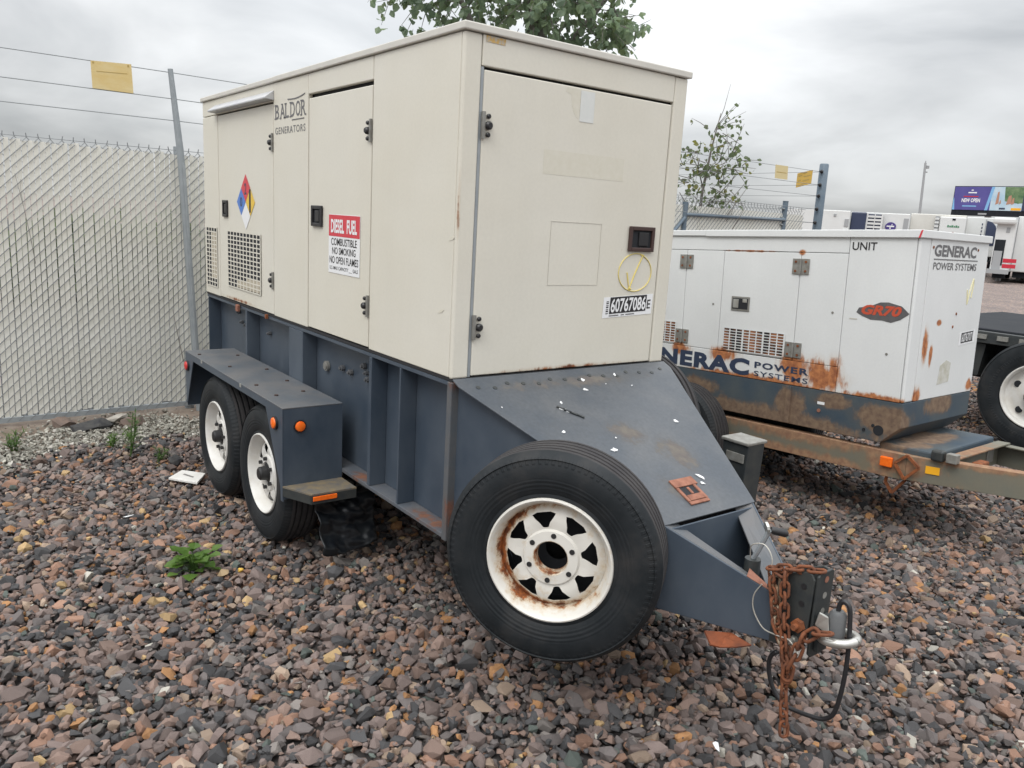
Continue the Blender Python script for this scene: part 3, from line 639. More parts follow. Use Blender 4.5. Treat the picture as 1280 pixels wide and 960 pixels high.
# inventory label, chalk mark, ghosts of old stickers on the front door
lo = Vector((-0.001, 0.79, 1.302)); ey2 = Vector((0, 0.035, 1)).normalized(); ey1 = Vector((0, 1, 0.045)).normalized()
lab = plate('inventory_label', STW, door3, lo, ey1, ey2, rect(0, 0.313, 0, 0.094))
plate('label_number_box', PRINTK, door3, lo, ey1, ey2, rect(0.040, 0.272, 0.017, 0.092), lift=0.0018)
text('label_number', '60767086', STW, door3, lo+ey1*0.046+ey2*0.022, ey1, ey2, 0.222, 0.064, bold=0.022, lift=0.0034)
text('label_letter', 'E', PRINTK, door3, lo+ey1*0.279+ey2*0.026, ey1, ey2, 0.022, 0.042, bold=0.01, lift=0.0022)
for i in range(7):
    plate('barcode_bar', PRINTK, door3, lo, ey1, ey2, rect(0.018, 0.032, 0.018+i*0.009, 0.0215+i*0.009+0.002*(i % 2)), lift=0.0018)
for i, (a, b) in enumerate(((0.04, 0.1), (0.115, 0.135), (0.145, 0.2))):
    plate('label_bar', PRINTG, door3, lo, ey1, ey2, rect(a, b, 0.006, 0.0105), lift=0.0018)
cc = Vector((0.0012, 0.975, 1.508)); pts = []
for i in range(46):
    a = 1.1+i/45*6.5; r_ = 1-0.04*i/45
    pts.append(cc+Y*(0.107*r_*math.cos(a))+Z*(0.087*r_*math.sin(a)))
m = MB(); m.tube(pts, 0.0020, 6); m.tube([cc+Y*-0.052+Z*0.0, cc+Y*-0.040-Z*0.045, cc+Y*-0.033-Z*0.078, cc+Y*-0.005-Z*0.01, cc+Y*0.042+Z*0.082], 0.0028, 6); m.tube([cc+Y*-0.035-Z*0.07, cc+Y*-0.02-Z*0.075], 0.0045, 6)
m.build('paint_mark', CHALK, door3, kind='stuff')
plate('pale_sticker', PALEP, door3, (-0.001, 0.575, 2.128), Y, Z, rect(0, 0.077, 0, 0.122))
plate('torn_sticker', GHOST, door3, (-0.001, 0.495, 2.135), Y, Z, [(0, 0.1), (0.03, 0.092), (0.035, 0.05), (0.05, 0.02), (0.07, 0.0), (0.078, 0.02), (0.078, 0.115), (0.005, 0.118)], lift=0.0003, thick=0.0002)
plate('sticker_ghost', GHOST, door3, (-0.001, 0.40, 1.905), Y, Vector((0, 0.0, 1)), rect(0, 0.45, 0, 0.096), lift=0.0003, thick=0.0002)
m = MB()
for a, b, c_, d_ in ((0.46, 0.745, 1.717, 1.7185), (0.46, 0.745, 1.452, 1.4535), (0.46, 0.4615, 1.454, 1.716), (0.7435, 0.745, 1.454, 1.716)): m.box(-0.0005, 0.0004, a, b, c_, d_)
m.build('sticker_outline', LEDGE, door3)
plate('tape_strip', OLDTAPE, G, (0, 0.092, 2.358), Vector((0, 1, -0.01)).normalized(), Z, rect(0, 0.09, 0, 0.023))
for (x, z) in ((-0.12, 1.33), (-0.06, 1.62)):
    plate('smudge', GHOST, G, (x, 0, z), X, Z, [(0, 0), (0.03, 0.005), (0.05, 0.02), (0.02, 0.016)])
# exposed ends of a hose clip and lug at the lower edge
m = MB(); m.box(-2.62, -2.575, -0.018, 0.0, 1.028, 1.072); m.build('lug', RUSTL, G, bev=0.004)
m = MB(); m.box(-2.08, -2.06, -0.014, 0.0, 1.05, 1.075); m.build('lug', RUST, G)

# ---- base frame
FZ0, FZ1 = 0.398, 1.066
m = MB(); m.box(-LEN, -0.032, 0.088, 0.1, FZ0+0.02, FZ1-0.02); m.build('frame_web', BLUE, G)
m = MB(); m.box(-LEN, -0.032, 0.002, 0.1, FZ0, FZ0+0.018); m.build('frame_flange', FLANGE, G, bev=0.002)
m = MB(); m.box(-LEN, -0.032, 0.006, 0.1, FZ1-0.018, FZ1); m.build('frame_flange', BLUE, G, bev=0.002)
for x in (-3.28, -2.459, -1.533, -0.699, -0.417):
    m = MB(); m.box(x-0.012, x, 0.003, 0.087, FZ0+0.019, FZ1-0.019)
    if x in (-1.533,): m.box(x-0.2, x-0.0125, 0.003, 0.010, FZ0+0.019, FZ1-0.019)
    if x in (-0.699, -2.459): m.box(x-0.026, x-0.0125, 0.003, 0.009, FZ0+0.019, FZ1-0.019)
    m.build('stiffener', BLUE, G, bev=0.0015)
m = MB(); m.box(-0.03, 0.004, 0.0, 0.042, FZ0-0.006, FZ1); m.build('frame_post', POSTM, G, bev=0.004)
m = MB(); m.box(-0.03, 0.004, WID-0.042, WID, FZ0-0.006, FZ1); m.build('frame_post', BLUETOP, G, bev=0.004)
m = MB(); m.box(-LEN, -0.032, WID-0.1, WID-0.088, FZ0, FZ1); m.build('frame_web', BLUE, G)
m = MB(); m.box(-LEN+0.02, -0.02, 0.104, WID-0.104, 0.46, FZ1-0.004); m.build('fuel_tank', CHARC, G)
for (x, z, r_) in ((-2.78, 0.93, 0.012), (-2.70, 0.92, 0.014), (-2.84, 0.99, 0.012), (-2.25, 0.93, 0.013), (-1.18, 0.905, 0.017), (-1.08, 0.90, 0.017), (-0.93, 0.96, 0.017), (-0.90, 0.93, 0.012), (-0.885, 0.90, 0.015)):
    m = MB(); m.cyl((x, 0.086, z), (x, 0.068, z), r_, 8); m.cyl((x, 0.068, z), (x, 0.058, z), r_*0.5, 8); m.build('bolt', BLUETOP, G)
m = MB(); m.cyl((-1.38, 0.086, 0.88), (-1.38, 0.07, 0.88), 0.028, 16); m.cyl((-1.38, 0.07, 0.88), (-1.38, 0.065, 0.88), 0.02, 16); m.build('plug', HINGE, G)
# axles
for x in (-1.39, -2.19):
    m = MB(); m.cyl((x, -0.2, 0.318), (x, WID+0.2, 0.318), 0.035, 12); m.build('axle', CHARC, G)
for i, x in enumerate((-1.39, -2.19)):
    put_wheel(G, 'wheel', TY, RM, BD, (x, -0.283, 0.318), 0.0, spin=0.2+0.7*i)
    put_wheel(G, 'wheel', TY, RM, BD, (x, WID+0.283, 0.318), math.pi, spin=0.5*i)
m = MB()
for x in (-2.05, -1.53, -1.0):
    m.beam((x-0.25, 0.06, 0.40), (x+0.22, 0.06, 0.385), Z, 0.06, 0.03)
m.build('leaf_spring', CHARC, G, kind='stuff')
# fenders
def fender(ys, yo):
    s_ = 1 if yo > ys else -1
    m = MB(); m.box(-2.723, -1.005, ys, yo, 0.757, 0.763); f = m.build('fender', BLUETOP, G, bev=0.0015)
    m = MB(); m.box(-1.011, -1.005, ys, yo-0.007*s_, 0.30, 0.7565); m.build('fender_front', BLUE, f)
    m = MB(); m.box(-2.723, -2.717, ys, yo-0.007*s_, 0.40, 0.7565); m.build('fender_rear', BLUE, f)
    m = MB(); pl = [(-1.005, 0.29), (-1.005, 0.7565), (-2.723, 0.7565), (-2.723, 0.42), (-2.70, 0.42), (-2.545, 0.722), (-1.235, 0.722), (-1.035, 0.36), (-1.03, 0.29)]
    m.prism([(a, yo-0.006*s_, b) for a, b in pl], (0, 0.006*s_, 0)); m.build('fender_skirt', BLUE, f)
    return f, s_
f, s_ = fender(0.001, -0.312)
m = MB()
for x, y in ((-2.55, -0.27), (-2.45, -0.06), (-2.1, -0.22), (-1.95, -0.05), (-1.6, -0.06), (-1.55, -0.25), (-1.32, -0.08), (-1.28, -0.24)): m.cyl((x, y, 0.763), (x, y, 0.768), 0.011, 8)
m.build('fender_bolt', M('dark_rusty_bolt', (0.05, 0.03, 0.024), 0.8), f, kind='stuff')
m = MB()
for x in (-2.35, -1.62): m.box(x-0.012, x+0.012, -0.3145, -0.3115, 0.745, 0.764)
m.build('bare_chip', STEEL, f)
def lamp(parent, c, n, r, mat, name='marker_lamp'):
    c, n = Vector(c), Vector(n); m = MB(); m.cyl(c, c+n*0.012, r*1.2, 20); lh = m.build(name, BLACK, parent)
    m = MB(); m.tube([c+n*0.011, c+n*0.018, c+n*0.022], [r, r*0.92, r*0.55], 20); m.build('lamp_lens', mat, lh, autos=30)
    return lh
lamp(f, (-1.005, -0.226, 0.668), X, 0.026, AMBER)
lamp(f, (-1.092, -0.312, 0.672), -Y, 0.028, AMBER)
lamp(f, (-2.662, -0.312, 0.675), -Y, 0.028, REDL)
m = MB(); m.prism([(-1.004, -0.312, 0.362), (-1.004, 0.0, 0.362), (-0.83, 0.0, 0.362), (-0.83, -0.235, 0.362)], (0, 0, 0.008)); stp = m.build('step', DIRTB, f)
m = MB(); m.box(-0.836, -0.829, -0.236, -0.001, 0.318, 0.3615); m.prism([(-1.004, -0.312, 0.318), (-1.004, -0.306, 0.318), (-0.837, -0.23, 0.318), (-0.837, -0.237, 0.318)], (0, 0, 0.0435)); m.build('step_apron', CHARC, f)
m = MB(); m.box(-0.8285, -0.822, -0.229, -0.105, 0.334, 0.358); m.build('side_reflector', AMBER, f, bev=0.003)
fender(WID-0.001, WID+0.312)
# torn rubber flap hanging crumpled under the step
from mathutils import noise as mn
m = MB(); nx, nz = 34, 30; vs = []; fs = []
for j in range(nz+1):
    for i in range(nx+1):
        a, b = i/nx, j/nz; edge = 0.04*mn.noise(Vector((a*4, 7.1, 0)))
        px = -0.90+0.10*b*b-0.05*a; py = -0.20+0.36*a+0.05*b*(0.5-a); pz = 0.36-(0.30+edge)*b-0.02*math.sin(a*3)
        fold = mn.noise(Vector((a*2.2+b*1.6, b*6.5-a*3.0, 0.3)))*0.034+mn.noise(Vector((a*7+b*3, b*15-a*8, 2.3)))*0.011
        vs.append((px+fold, py+0.3*fold, pz+0.4*fold))
for j in range(nz):
    for i in range(nx): k = j*(nx+1)+i; fs.append((k, k+1, k+nx+2, k+nx+1))
m.add(vs, fs); fl = m.build('mud_flap', WRAP, G, smooth=True)
sm = fl.modifiers.new('thick', 'SOLIDIFY'); sm.thickness = 0.004

# ---- sloped front cover and tongue
HS = -0.45   # fall of the cover per metre
def cz(x): return 1.065+(x-0.051)*HS
m = MB(); th = Vector((-0.0025, 0, -0.0055))
cp = [(0.012, -0.001, cz(0.012)), (0.060, -0.001, cz(0.06)), (0.862, 0.348, cz(0.862)), (0.862, 0.862, cz(0.862)), (0.060, WID+0.001, cz(0.06)), (0.012, WID+0.001, cz(0.012))]
m.prism(cp, th); cov = m.build('tongue_cover', COVERM, G, bev=0.0015)
m = MB()
for i in range(15):
    y = 0.08+i*0.075; x = 0.075+0.012*math.sin(i*2.1); m.cyl((x, y, cz(x)), (x+0.0012, y, cz(x)+0.0022), 0.010, 8)
m.build('cover_bolt', CHARC, cov, kind='stuff')
cn = Vector((-HS, 0, 1)).normalized(); cx_ = Vector((1, 0, HS)).normalized()
m = MB(); rf = random.Random(4)
def fleck(u, y, r_, el=1.0, ang=0.0):
    c = Vector((u, y, cz(u)))+cn*0.0008; pts = []
    for k in range(7):
        a = k/7*6.283; rr = r_*0.62*rf.uniform(0.3, 1.35); p_ = (rr*el*math.cos(a), rr*math.sin(a))
        pts.append(c+cx_*(p_[0]*math.cos(ang)-p_[1]*math.sin(ang))+Y*(p_[0]*math.sin(ang)+p_[1]*math.cos(ang)))
    m.prism(pts, cn*0.003)
for u, y, r_, el, an in ((0.21, 0.40, 0.014, 1.4, 0.5), (0.25, 0.375, 0.020, 1.8, 0.9), (0.272, 0.40, 0.012, 2.2, 0.9), (0.37, 0.285, 0.013, 1, 0), (0.496, 0.443, 0.019, 1.5, 1.2), (0.403, 0.889, 0.017, 1, 0), (0.70, 0.72, 0.026, 1.3, 0.3), (0.73, 0.70, 0.012, 1.8, 0.8), (0.09, 0.62, 0.02, 1.2, 1.4), (0.075, 0.82, 0.02, 0.7, 1.4), (0.157, 0.857, 0.008, 1, 0), (0.15, 0.58, 0.010, 2.2, 1), (0.44, 0.50, 0.007, 1, 0), (0.13, 0.72, 0.007, 1, 0), (0.2, 0.11, 0.006, 1, 0)): fleck(u, y, r_, el, an)
m.build('peeled_paint', FLECK, cov, kind='stuff')
m = MB()
for u, y in ((0.245, 0.372), (0.262, 0.39), (0.28, 0.408), (0.30, 0.43)):
    c = Vector((u, y, cz(u)))+cn*0.004; m.beam(c-cx_*0.014-Y*0.012, c+cx_*0.014+Y*0.012, cn, 0.008, 0.005)
m.build('dark_debris', CHARC, cov, kind='stuff')
def oncov(u, y, h=0.0): return Vector((u, y, cz(u)))+cn*h
# rusted latch set into the cover
m = MB()
for (a, b, c_, d_) in ((0.690, 0.728, 0.548, 0.672), (0.798, 0.812, 0.548, 0.652), (0.729, 0.797, 0.548, 0.562), (0.729, 0.797, 0.642, 0.656)):
    m.prism([oncov(a, c_), oncov(b, c_), oncov(b, d_), oncov(a, d_)], cn*0.007)
lt = m.build('latch_plate', RUSTL, cov, bev=0.002)
m = MB(); m.prism([oncov(0.729, 0.562), oncov(0.768, 0.562), oncov(0.768, 0.642), oncov(0.729, 0.642)], cn*0.002); m.build('latch_recess', DARKIN, lt)
m = MB(); m.prism([oncov(0.770, 0.564), oncov(0.796, 0.564), oncov(0.796, 0.640), oncov(0.770, 0.640)], cn*0.008); m.prism([oncov(0.734, 0.60), oncov(0.766, 0.60), oncov(0.766, 0.612), oncov(0.734, 0.612)], cn*0.006); m.build('latch_tongue', RUSTL, lt, bev=0.002)
# triangular side plates under the cover
for y0_, sg in ((0.0, 1), (WID, -1)):
    m = MB(); a = (0.004, y0_+sg*0.035, 0); b = (0.86, y0_+sg*0.355, 0)
    m.prism([(a[0], a[1], FZ0), (b[0], b[1], 0.385), (b[0], b[1], cz(0.86)-0.008), (a[0], a[1], cz(0.06)-0.004)], (-0.002, sg*0.006, 0)); m.build('side_plate', BLUE, G)
    # tongue beam: web, top and bottom flange converging to the coupler
    e = (1.225, y0_+sg*0.563, 0); zt0, zt1 = cz(0.86)-0.002, 0.527; zb0, zb1 = 0.385, 0.366
    d = Vector((e[0]-b[0], e[1]-b[1], 0)).normalized(); nin = Vector((-d.y*sg*sg, d.x, 0)) if sg > 0 else Vector((d.y, -d.x, 0))
    if nin.y*sg < 0: nin = -nin
    m = MB(); b3, e3 = Vector((b[0], b[1], 0)), Vector((e[0], e[1], 0))
    m.prism([b3+Z*zb0, e3+Z*zb1, e3+Z*zt1, b3+Z*zt0], nin*0.008)
    tb = m.build('tongue_beam', BLUE, G, bev=0.003)
    m = MB(); k = nin*0.085; ii = nin*0.0085
    m.prism([b3+Z*(zt0-0.008)+ii, e3+Z*(zt1-0.008)+ii, e3+Z*(zt1-0.008)+k-d*0.07, b3+Z*(zt0-0.008)+k], Z*0.0085)
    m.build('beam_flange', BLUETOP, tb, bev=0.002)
    m = MB(); m.prism([b3+Z*(zb0)+ii, e3+Z*(zb1)+ii, e3+Z*(zb1)+k-d*0.07, b3+Z*(zb0)+k], Z*0.008); m.build('beam_flange', BLUE, tb)
    if sg > 0:
        m = MB(); t0, t1 = 0.70, 1.0; q0 = b3+(e3-b3)*t0; q1 = e3; za, zb_ = zt0+(zt1-zt0)*t0, zt1
        m.prism([q0+Z*(za+0.0012), q1+Z*(zb_+0.0012), q1+Z*(zb_+0.0012)+k*0.7-d*0.05, q0+Z*(za+0.0012)+k*0.85], Z*0.0012); m.build('rust_patch', RUSTL, tb)
m = MB(); m.box(0.868, 0.876, 0.375, WID-0.375, 0.44, 0.688); m.build('tongue_bulkhead', BLUE, G, bev=0.002)
m = MB(); m.box(0.90, 1.12, 0.52, 0.70, 0.40, 0.408); m.build('tongue_floor', HINGE, G)
m = MB(); m.box(0.88, 0.90, 0.44, 0.78, 0.40, 0.46); m.build('tongue_cross_tube', BLUE, G)
# tongue head: two cheek plates and the drilled upright for the hitch ring
m = MB(); pl = [(1.165, 0.366), (1.165, 0.592), (1.185, 0.608), (1.305, 0.662), (1.322, 0.660), (1.334, 0.642), (1.330, 0.43), (1.30, 0.40), (1.245, 0.372)]
m.prism([(a, 0.548, b) for a, b in pl], (0, 0.008, 0)); m.prism([(a, 0.640, b) for a, b in pl], (0, 0.008, 0)); m.build('coupler_plate', CHARC, G, bev=0.003)
m = MB(); pl = [(0.556, 0.385), (0.556, 0.655), (0.566, 0.666), (0.632, 0.669), (0.642, 0.658), (0.642, 0.385), (0.625, 0.372), (0.57, 0.372)]
m.prism([(1.334, a, b) for a, b in pl], (0.010, 0, 0)); cw = m.build('coupler_channel', CHARC, G, bev=0.003)
for z, mt in ((0.640, RUSTL), (0.585, STW), (0.53, STW), (0.405, STW)):
    m = MB(); m.cyl((1.3445, 0.600, z), (1.3452, 0.600, z), 0.0115, 16); m.build('bolt_hole', mt if mt is RUSTL else HINGE, cw)
for (x, z, mt) in ((1.303, 0.475, RUST), (1.294, 0.422, STEEL)):
    m = MB(); m.cyl((x, 0.547, z), (x, 0.531, z), 0.023 if mt is RUST else 0.013, 6); m.cyl((x, 0.531, z), (x, 0.512, z), 0.010, 10); m.build('coupler_bolt', [mt], G, autos=35)
for z in (0.61, 0.55):
    m = MB(); m.cyl((1.30, 0.5475, z), (1.30, 0.5455, z), 0.010, 12); m.build('bolt_hole', BLACK, G)
# hitch ring
rp = []
for i in range(33):
    a = rad(0)+i/32*2*math.pi; rp.append((1.412+0.054*math.cos(a), 0.600+0.054*math.sin(a), 0.468+0.010*math.cos(a)))
m = MB(); m.tube(rp, 0.0145, 10, cap=False); m.tube([(1.345, 0.6, 0.455), (1.37, 0.6, 0.462)], [0.02, 0.018], 10); m.build('hitch_ring', STEEL, G, autos=50)
m = MB(); m.box(1.345, 1.362, 0.575, 0.627, 0.395, 0.52); m.build('hitch_plate', CHARC, G, bev=0.003)
# jack with its cranked handle
m = MB(); m.cyl((1.06, 0.605, 0.41), (1.06, 0.605, 0.60), 0.028, 14); jk = m.build('jack', CHARC, G)
m = MB(); m.tube([(1.06, 0.605, 0.60), (1.075, 0.605, 0.63), (1.108, 0.605, 0.715), (1.112, 0.605, 0.724)], 0.009, 8); m.build('jack_crank', ZINC, jk)
m = MB(); m.cyl((1.098, 0.600, 0.728), (1.103, 0.607, 0.730), 0.021, 12); m.build('crank_washer', STEEL, jk)
m = MB(); m.tube([(1.113, 0.610, 0.724), (1.120, 0.619, 0.722), (1.142, 0.650, 0.714), (1.147, 0.657, 0.712)], [0.011, 0.014, 0.014, 0.010], 12); m.build('crank_grip', BLACK, jk, autos=40)
# bent rusty tread plate under the tongue
m = MB(); pl = [(1.02, 0.43, 0.350), (1.075, 0.40, 0.332), (1.09, 0.43, 0.322), (1.14, 0.46, 0.338), (1.165, 0.50, 0.345), (1.08, 0.50, 0.350)]
m.prism(pl, (0.004, 0, 0.006)); m.build('foot_plate', RUSTB, G)
# spare wheels bolted to the tongue sides
TY2 = tyre_mesh(0.386, 0.205, 0.217, 4); RR = rim_mesh(RIMRUST, 0.217, 0.2); BD2 = back_disc(0.217, 0.13)
k_ = 1.043; sc_ = Vector((CAMLOC.x+(0.765-CAMLOC.x)*k_, CAMLOC.y+(-0.084-CAMLOC.y)*k_, CAMLOC.z+(0.625-CAMLOC.z)*k_))
sp = put_wheel(G, 'spare_wheel', TY2, RR, BD2, sc_, rad(-53.9+90), hub='holes', ri=0.217, spin=0.15)
sp['label'] = 'spare wheel with rust streaked white rim and open hub'
nrm = Vector((math.cos(rad(-53.9)), math.sin(rad(-53.9)), 0))
m = MB(); m.cyl(sc_-nrm*0.13, sc_-nrm*0.42, 0.045, 12); m.build('spare_carrier', CHARC, G)
sp2 = put_wheel(G, 'spare_wheel', TY2, RR, BD2, (-0.27, 1.45, 0.69), rad(180), hub='holes', ri=0.217)
m = MB(); m.cyl((-0.27, 1.21, 0.69), (-0.27, 1.32, 0.69), 0.045, 12); m.build('spare_carrier', CHARC, G)
# tool box post beyond the far edge of the cover
m = MB(); m.prism([(0.365, 1.30, 0.35), (0.475, 1.30, 0.35), (0.49, 1.30, 0.765), (0.345, 1.30, 0.765)], (0, 0.12, 0)); tbx = m.build('tool_box', CHARC, G, bev=0.004)
m = MB(); m.box(0.34, 0.495, 1.288, 1.432, 0.766, 0.782); m.build('tool_box_lid', HINGE, tbx, bev=0.005)
m = MB(); m.box(0.375, 0.475, 1.292, 1.2985, 0.68, 0.722); m.build('tool_box_plate', HINGE, tbx, bev=0.002)

# ---- chains: every link its own part
def link_mesh(mt):
    m = MB(); pts = []
    hl, rr = 0.0125, 0.0115
    for i in range(9): a = -math.pi/2+math.pi*i/8; pts.append((hl+rr*math.cos(a), rr*math.sin(a), 0))
    for i in range(9): a = math.pi/2+math.pi*i/8; pts.append((-hl+rr*math.cos(a), rr*math.sin(a), 0))
    pts.append(pts[0]); m.tube(pts, 0.0048, 6, cap=False); return m.mesh('chain_link', mt, True)
LK = link_mesh(CHAINM); LKP = link_mesh(CHAINP)
def chain(name, label, path, group, pitch=0.0325, twist=0.0, sc=1.0, lk=None):
    lk = lk or LK
    root = thing(name, label, 'chain', path[0], group=group); P_ = [Vector(p) for p in path]
    segs = [(P_[i+1]-P_[i]).length for i in range(len(P_)-1)]; tot = sum(segs); n = max(2, int(tot/(pitch*sc)))
    for k in range(n):
        s_ = tot*(k+0.5)/n; i = 0
        while i < len(segs)-1 and s_ > segs[i]: s_ -= segs[i]; i += 1
        p_ = P_[i].lerp(P_[i+1], s_/segs[i]); d = (P_[i+1]-P_[i]).normalized()
        o = link('chain_link', lk, root, p_-Vector(path[0]))
        qn = d.to_track_quat('X', 'Z') @ Euler((twist+k*math.pi/2+random.uniform(-0.25, 0.25), 0, 0)).to_quaternion()
        o.rotation_euler = qn.to_euler(); o.scale = (sc*1.06, sc*1.06, sc*1.06)
    return root
CG = 'rusty safety chains on the tongue head'
chain('safety_chain', 'rusty safety chain looped over tongue head and hanging to the gravel', [(1.34, 0.575, 0.672), (1.26, 0.54, 0.655), (1.185, 0.528, 0.632), (1.200, 0.523, 0.585), (1.215, 0.522, 0.53), (1.238, 0.521, 0.45), (1.275, 0.52, 0.39), (1.295, 0.518, 0.29), (1.303, 0.516, 0.21), (1.318, 0.514, 0.13), (1.322, 0.512, 0.10)], CG, sc=1.05)
chain('safety_chain', 'rusty chain strand hanging beside the longer one on the tongue cheek', [(1.205, 0.532, 0.634), (1.245, 0.523, 0.63), (1.252, 0.52, 0.57), (1.262, 0.519, 0.50), (1.278, 0.515, 0.43), (1.296, 0.512, 0.36), (1.308, 0.51, 0.29)], CG, twist=0.7, sc=1.05)
chain('safety_chain', 'short rust caked chain slung from hitch ring to hanging chains', [(1.415, 0.535, 0.500), (1.37, 0.525, 0.485), (1.338, 0.515, 0.45), (1.328, 0.512, 0.40), (1.312, 0.508, 0.345), (1.309, 0.506, 0.30)], CG, sc=1.2)
chain('safety_chain', 'pale worn chain strand behind the rusty ones on the tongue cheek', [(1.205, 0.536, 0.60), (1.212, 0.534, 0.55), (1.225, 0.532, 0.49), (1.245, 0.530, 0.42), (1.275, 0.528, 0.385)], CG, twist=0.4, sc=1.0, lk=LKP)
# trailer plug and its black cable
PC = thing('trailer_cable', 'black trailer cable with grey plug stood in the hitch ring', 'cable', (1.41, 0.6, 0.46))
o_ = Vector((1.41, 0.6, 0.46)); m = MB(); m.tube([Vector((1.402, 0.598, 0.452))-o_, Vector((1.400, 0.598, 0.545))-o_, Vector((1.399, 0.598, 0.556))-o_], [0.027, 0.027, 0.018], 16); m.build('plug', M('grey_plug', (0.09, 0.095, 0.1), 0.6, col2=(0.12, 0.12, 0.12), scale=30), PC, autos=40)
m = MB()
cb = [(1.399, 0.598, 0.55), (1.400, 0.6, 0.578), (1.412, 0.602, 0.592), (1.430, 0.604, 0.58), (1.438, 0.604, 0.54), (1.447, 0.603, 0.45), (1.451, 0.6, 0.37), (1.447, 0.598, 0.28), (1.435, 0.596, 0.21), (1.405, 0.594, 0.175), (1.365, 0.59, 0.163), (1.315, 0.585, 0.155), (1.27, 0.58, 0.155), (1.235, 0.575, 0.18), (1.212, 0.57, 0.22), (1.199, 0.568, 0.27), (1.205, 0.566, 0.31), (1.225, 0.565, 0.335)]
def spline(pts, n=5):
    P_ = [Vector(p) for p in pts]; out_ = []
    for i in range(len(P_)-1):
        p0, p1, p2, p3 = P_[max(i-1, 0)], P_[i], P_[i+1], P_[min(i+2, len(P_)-1)]
        for k in range(n):
            t = k/n; out_.append(0.5*((2*p1)+(p2-p0)*t+(2*p0-5*p1+4*p2-p3)*t*t+(3*p1-p0-3*p2+p3)*t**3))
    return out_+[P_[-1]]
m.tube([p-o_ for p in spline(cb)], 0.0078, 8); m.build('cable', BLACK, PC, smooth=True)
m = MB(); wp = [(1.08, 0.56, 0.62), (1.10, 0.53, 0.68), (1.15, 0.53, 0.70), (1.185, 0.53, 0.66), (1.178, 0.528, 0.60)]
wp2 = [(1.162, 0.524, 0.565), (1.142, 0.516, 0.52), (1.15, 0.512, 0.47), (1.195, 0.51, 0.425), (1.25, 0.508, 0.425), (1.30, 0.507, 0.43), (1.335, 0.507, 0.40)]
m.tube(spline(wp), 0.0022, 5); m.tube(spline(wp2), 0.0022, 5)
o = m.build('breakaway_wire', M('bare_wire', (0.5, 0.48, 0.43), 0.4, 0.4), None); tag(o, 'thin bare breakaway wire looping from tongue beam to coupler bolt', 'wire')
# spring clip by the ring
m = MB(); m.prism([(1.352, 0.552, 0.50), (1.392, 0.575, 0.478), (1.382, 0.575, 0.535), (1.36, 0.555, 0.548)], (0.006, -0.008, 0)); m.build('spring_clip', STEEL, G, bev=0.003)

# ================================================================== the white generator behind
th2, ph2, ro2 = 0.038, 0.046, -0.009
u2 = Vector((math.cos(th2)*math.cos(ph2), math.sin(th2)*math.cos(ph2), math.sin(ph2))); v2 = Vector((-math.sin(th2), math.cos(th2), 0)); w2 = u2.cross(v2)
v2 = v2*math.cos(ro2)+w2*math.sin(ro2); w2 = u2.cross(v2)
C2 = Vector((0.329, 2.969, 0.776))
rm = Matrix((u2, v2, w2)).transposed()
H = thing('generator_trailer', 'white generator cabinet with rust along its base on a weathered frame, behind the cream one', 'generator trailer', C2, rm.to_euler())
W2G, L2G, H2G = 0.95, 2.75, 0.972
m = MB(); m.box(-L2G+0.02, -0.02, 0.02, W2G-0.02, 0.003, H2G-0.003); m.build('cabinet_frame', SEAM, H)
def hp(name, *b, bev=0.003, mat=WHITEG, parent=H):
    m = MB(); m.box(*b); return m.build(name, mat, parent, bev=bev)
T2 = 0.019
hp('wall_panel', -L2G, -0.433, 0, T2, 0.8725, H2G-0.001)
hp('door', -2.30, -1.687, 0.0, T2, 0.163, 0.8695)
hp('wall_panel', -1.6835, -1.357, 0, T2, 0.163, 0.8695)
dr2 = hp('door', -1.3535, -0.7545, 0.0, T2, 0.166, 0.8685)
hp('wall_panel', -0.751, -0.4325, 0, T2, 0.163, 0.8695)
hp('wall_panel', -L2G, -0.4325, 0, T2, 0.0, 0.1605)
hp('wall_panel', -0.4295, -0.022, 0, T2, 0.0, H2G-0.001)
hp('wall_panel', -L2G, -2.303, 0, T2, 0.163, 0.8695)
hp('corner_post', -0.0205, 0.0, -0.002, 0.132, 0.0, H2G-0.001, bev=0.012)
hp('wall_panel', -T2, 0.0, 0.1345, W2G, 0.0, H2G-0.001)
hp('wall_panel', -L2G, -T2-0.001, W2G-T2, W2G-0.001, 0.0, H2G-0.001)
hp('wall_panel', -L2G-0.001, -L2G+T2, T2, W2G-T2-0.001, 0.0, H2G-0.001)
m = MB(); m.box(-L2G-0.012, -1.52, -0.014, W2G+0.012, H2G, 1.012); m.box(-1.5175, 0.014, -0.018, W2G+0.012, H2G-0.004, 1.014); m.build('roof', WHITEG, H, bev=0.004)
m = MB(); m.prism([(-0.012, -0.0185, 0.968), (0.0, -0.0185, 0.968), (0.012, -0.0185, 1.012), (0.002, -0.0185, 1.012)], (0, -0.001, 0)); m.build('red_scuff', STR, H)
for (x, z) in ((-1.683, 0.786), (-0.748, 0.780), (-1.683, 0.236), (-0.752, 0.234)):
    m = MB(); m.box(x-0.060, x-0.008, -0.008, -0.001, z-0.05, z+0.05); m.box(x+0.008, x+0.060, -0.008, -0.001, z-0.05, z+0.05); m.cyl((x, -0.010, z-0.05), (x, -0.010, z+0.05), 0.0075, 8)
    h = m.build('hinge', HINGE, H, bev=0.0015)
    m = MB()
    for a in (-0.036, 0.036):
        for b in (-0.03, 0.03): m.cyl((x+a, -0.008, z+b), (x+a, -0.012, z+b), 0.008, 8)
    m.build('hinge_bolt', RUST, h, kind='stuff')
m = MB(); zc_, xc_ = 0.508, -1.188
m.box(xc_-0.075, xc_+0.075, -0.006, -0.001, zc_-0.05, zc_+0.05); hd = m.build('handle', HINGE, dr2, bev=0.003)
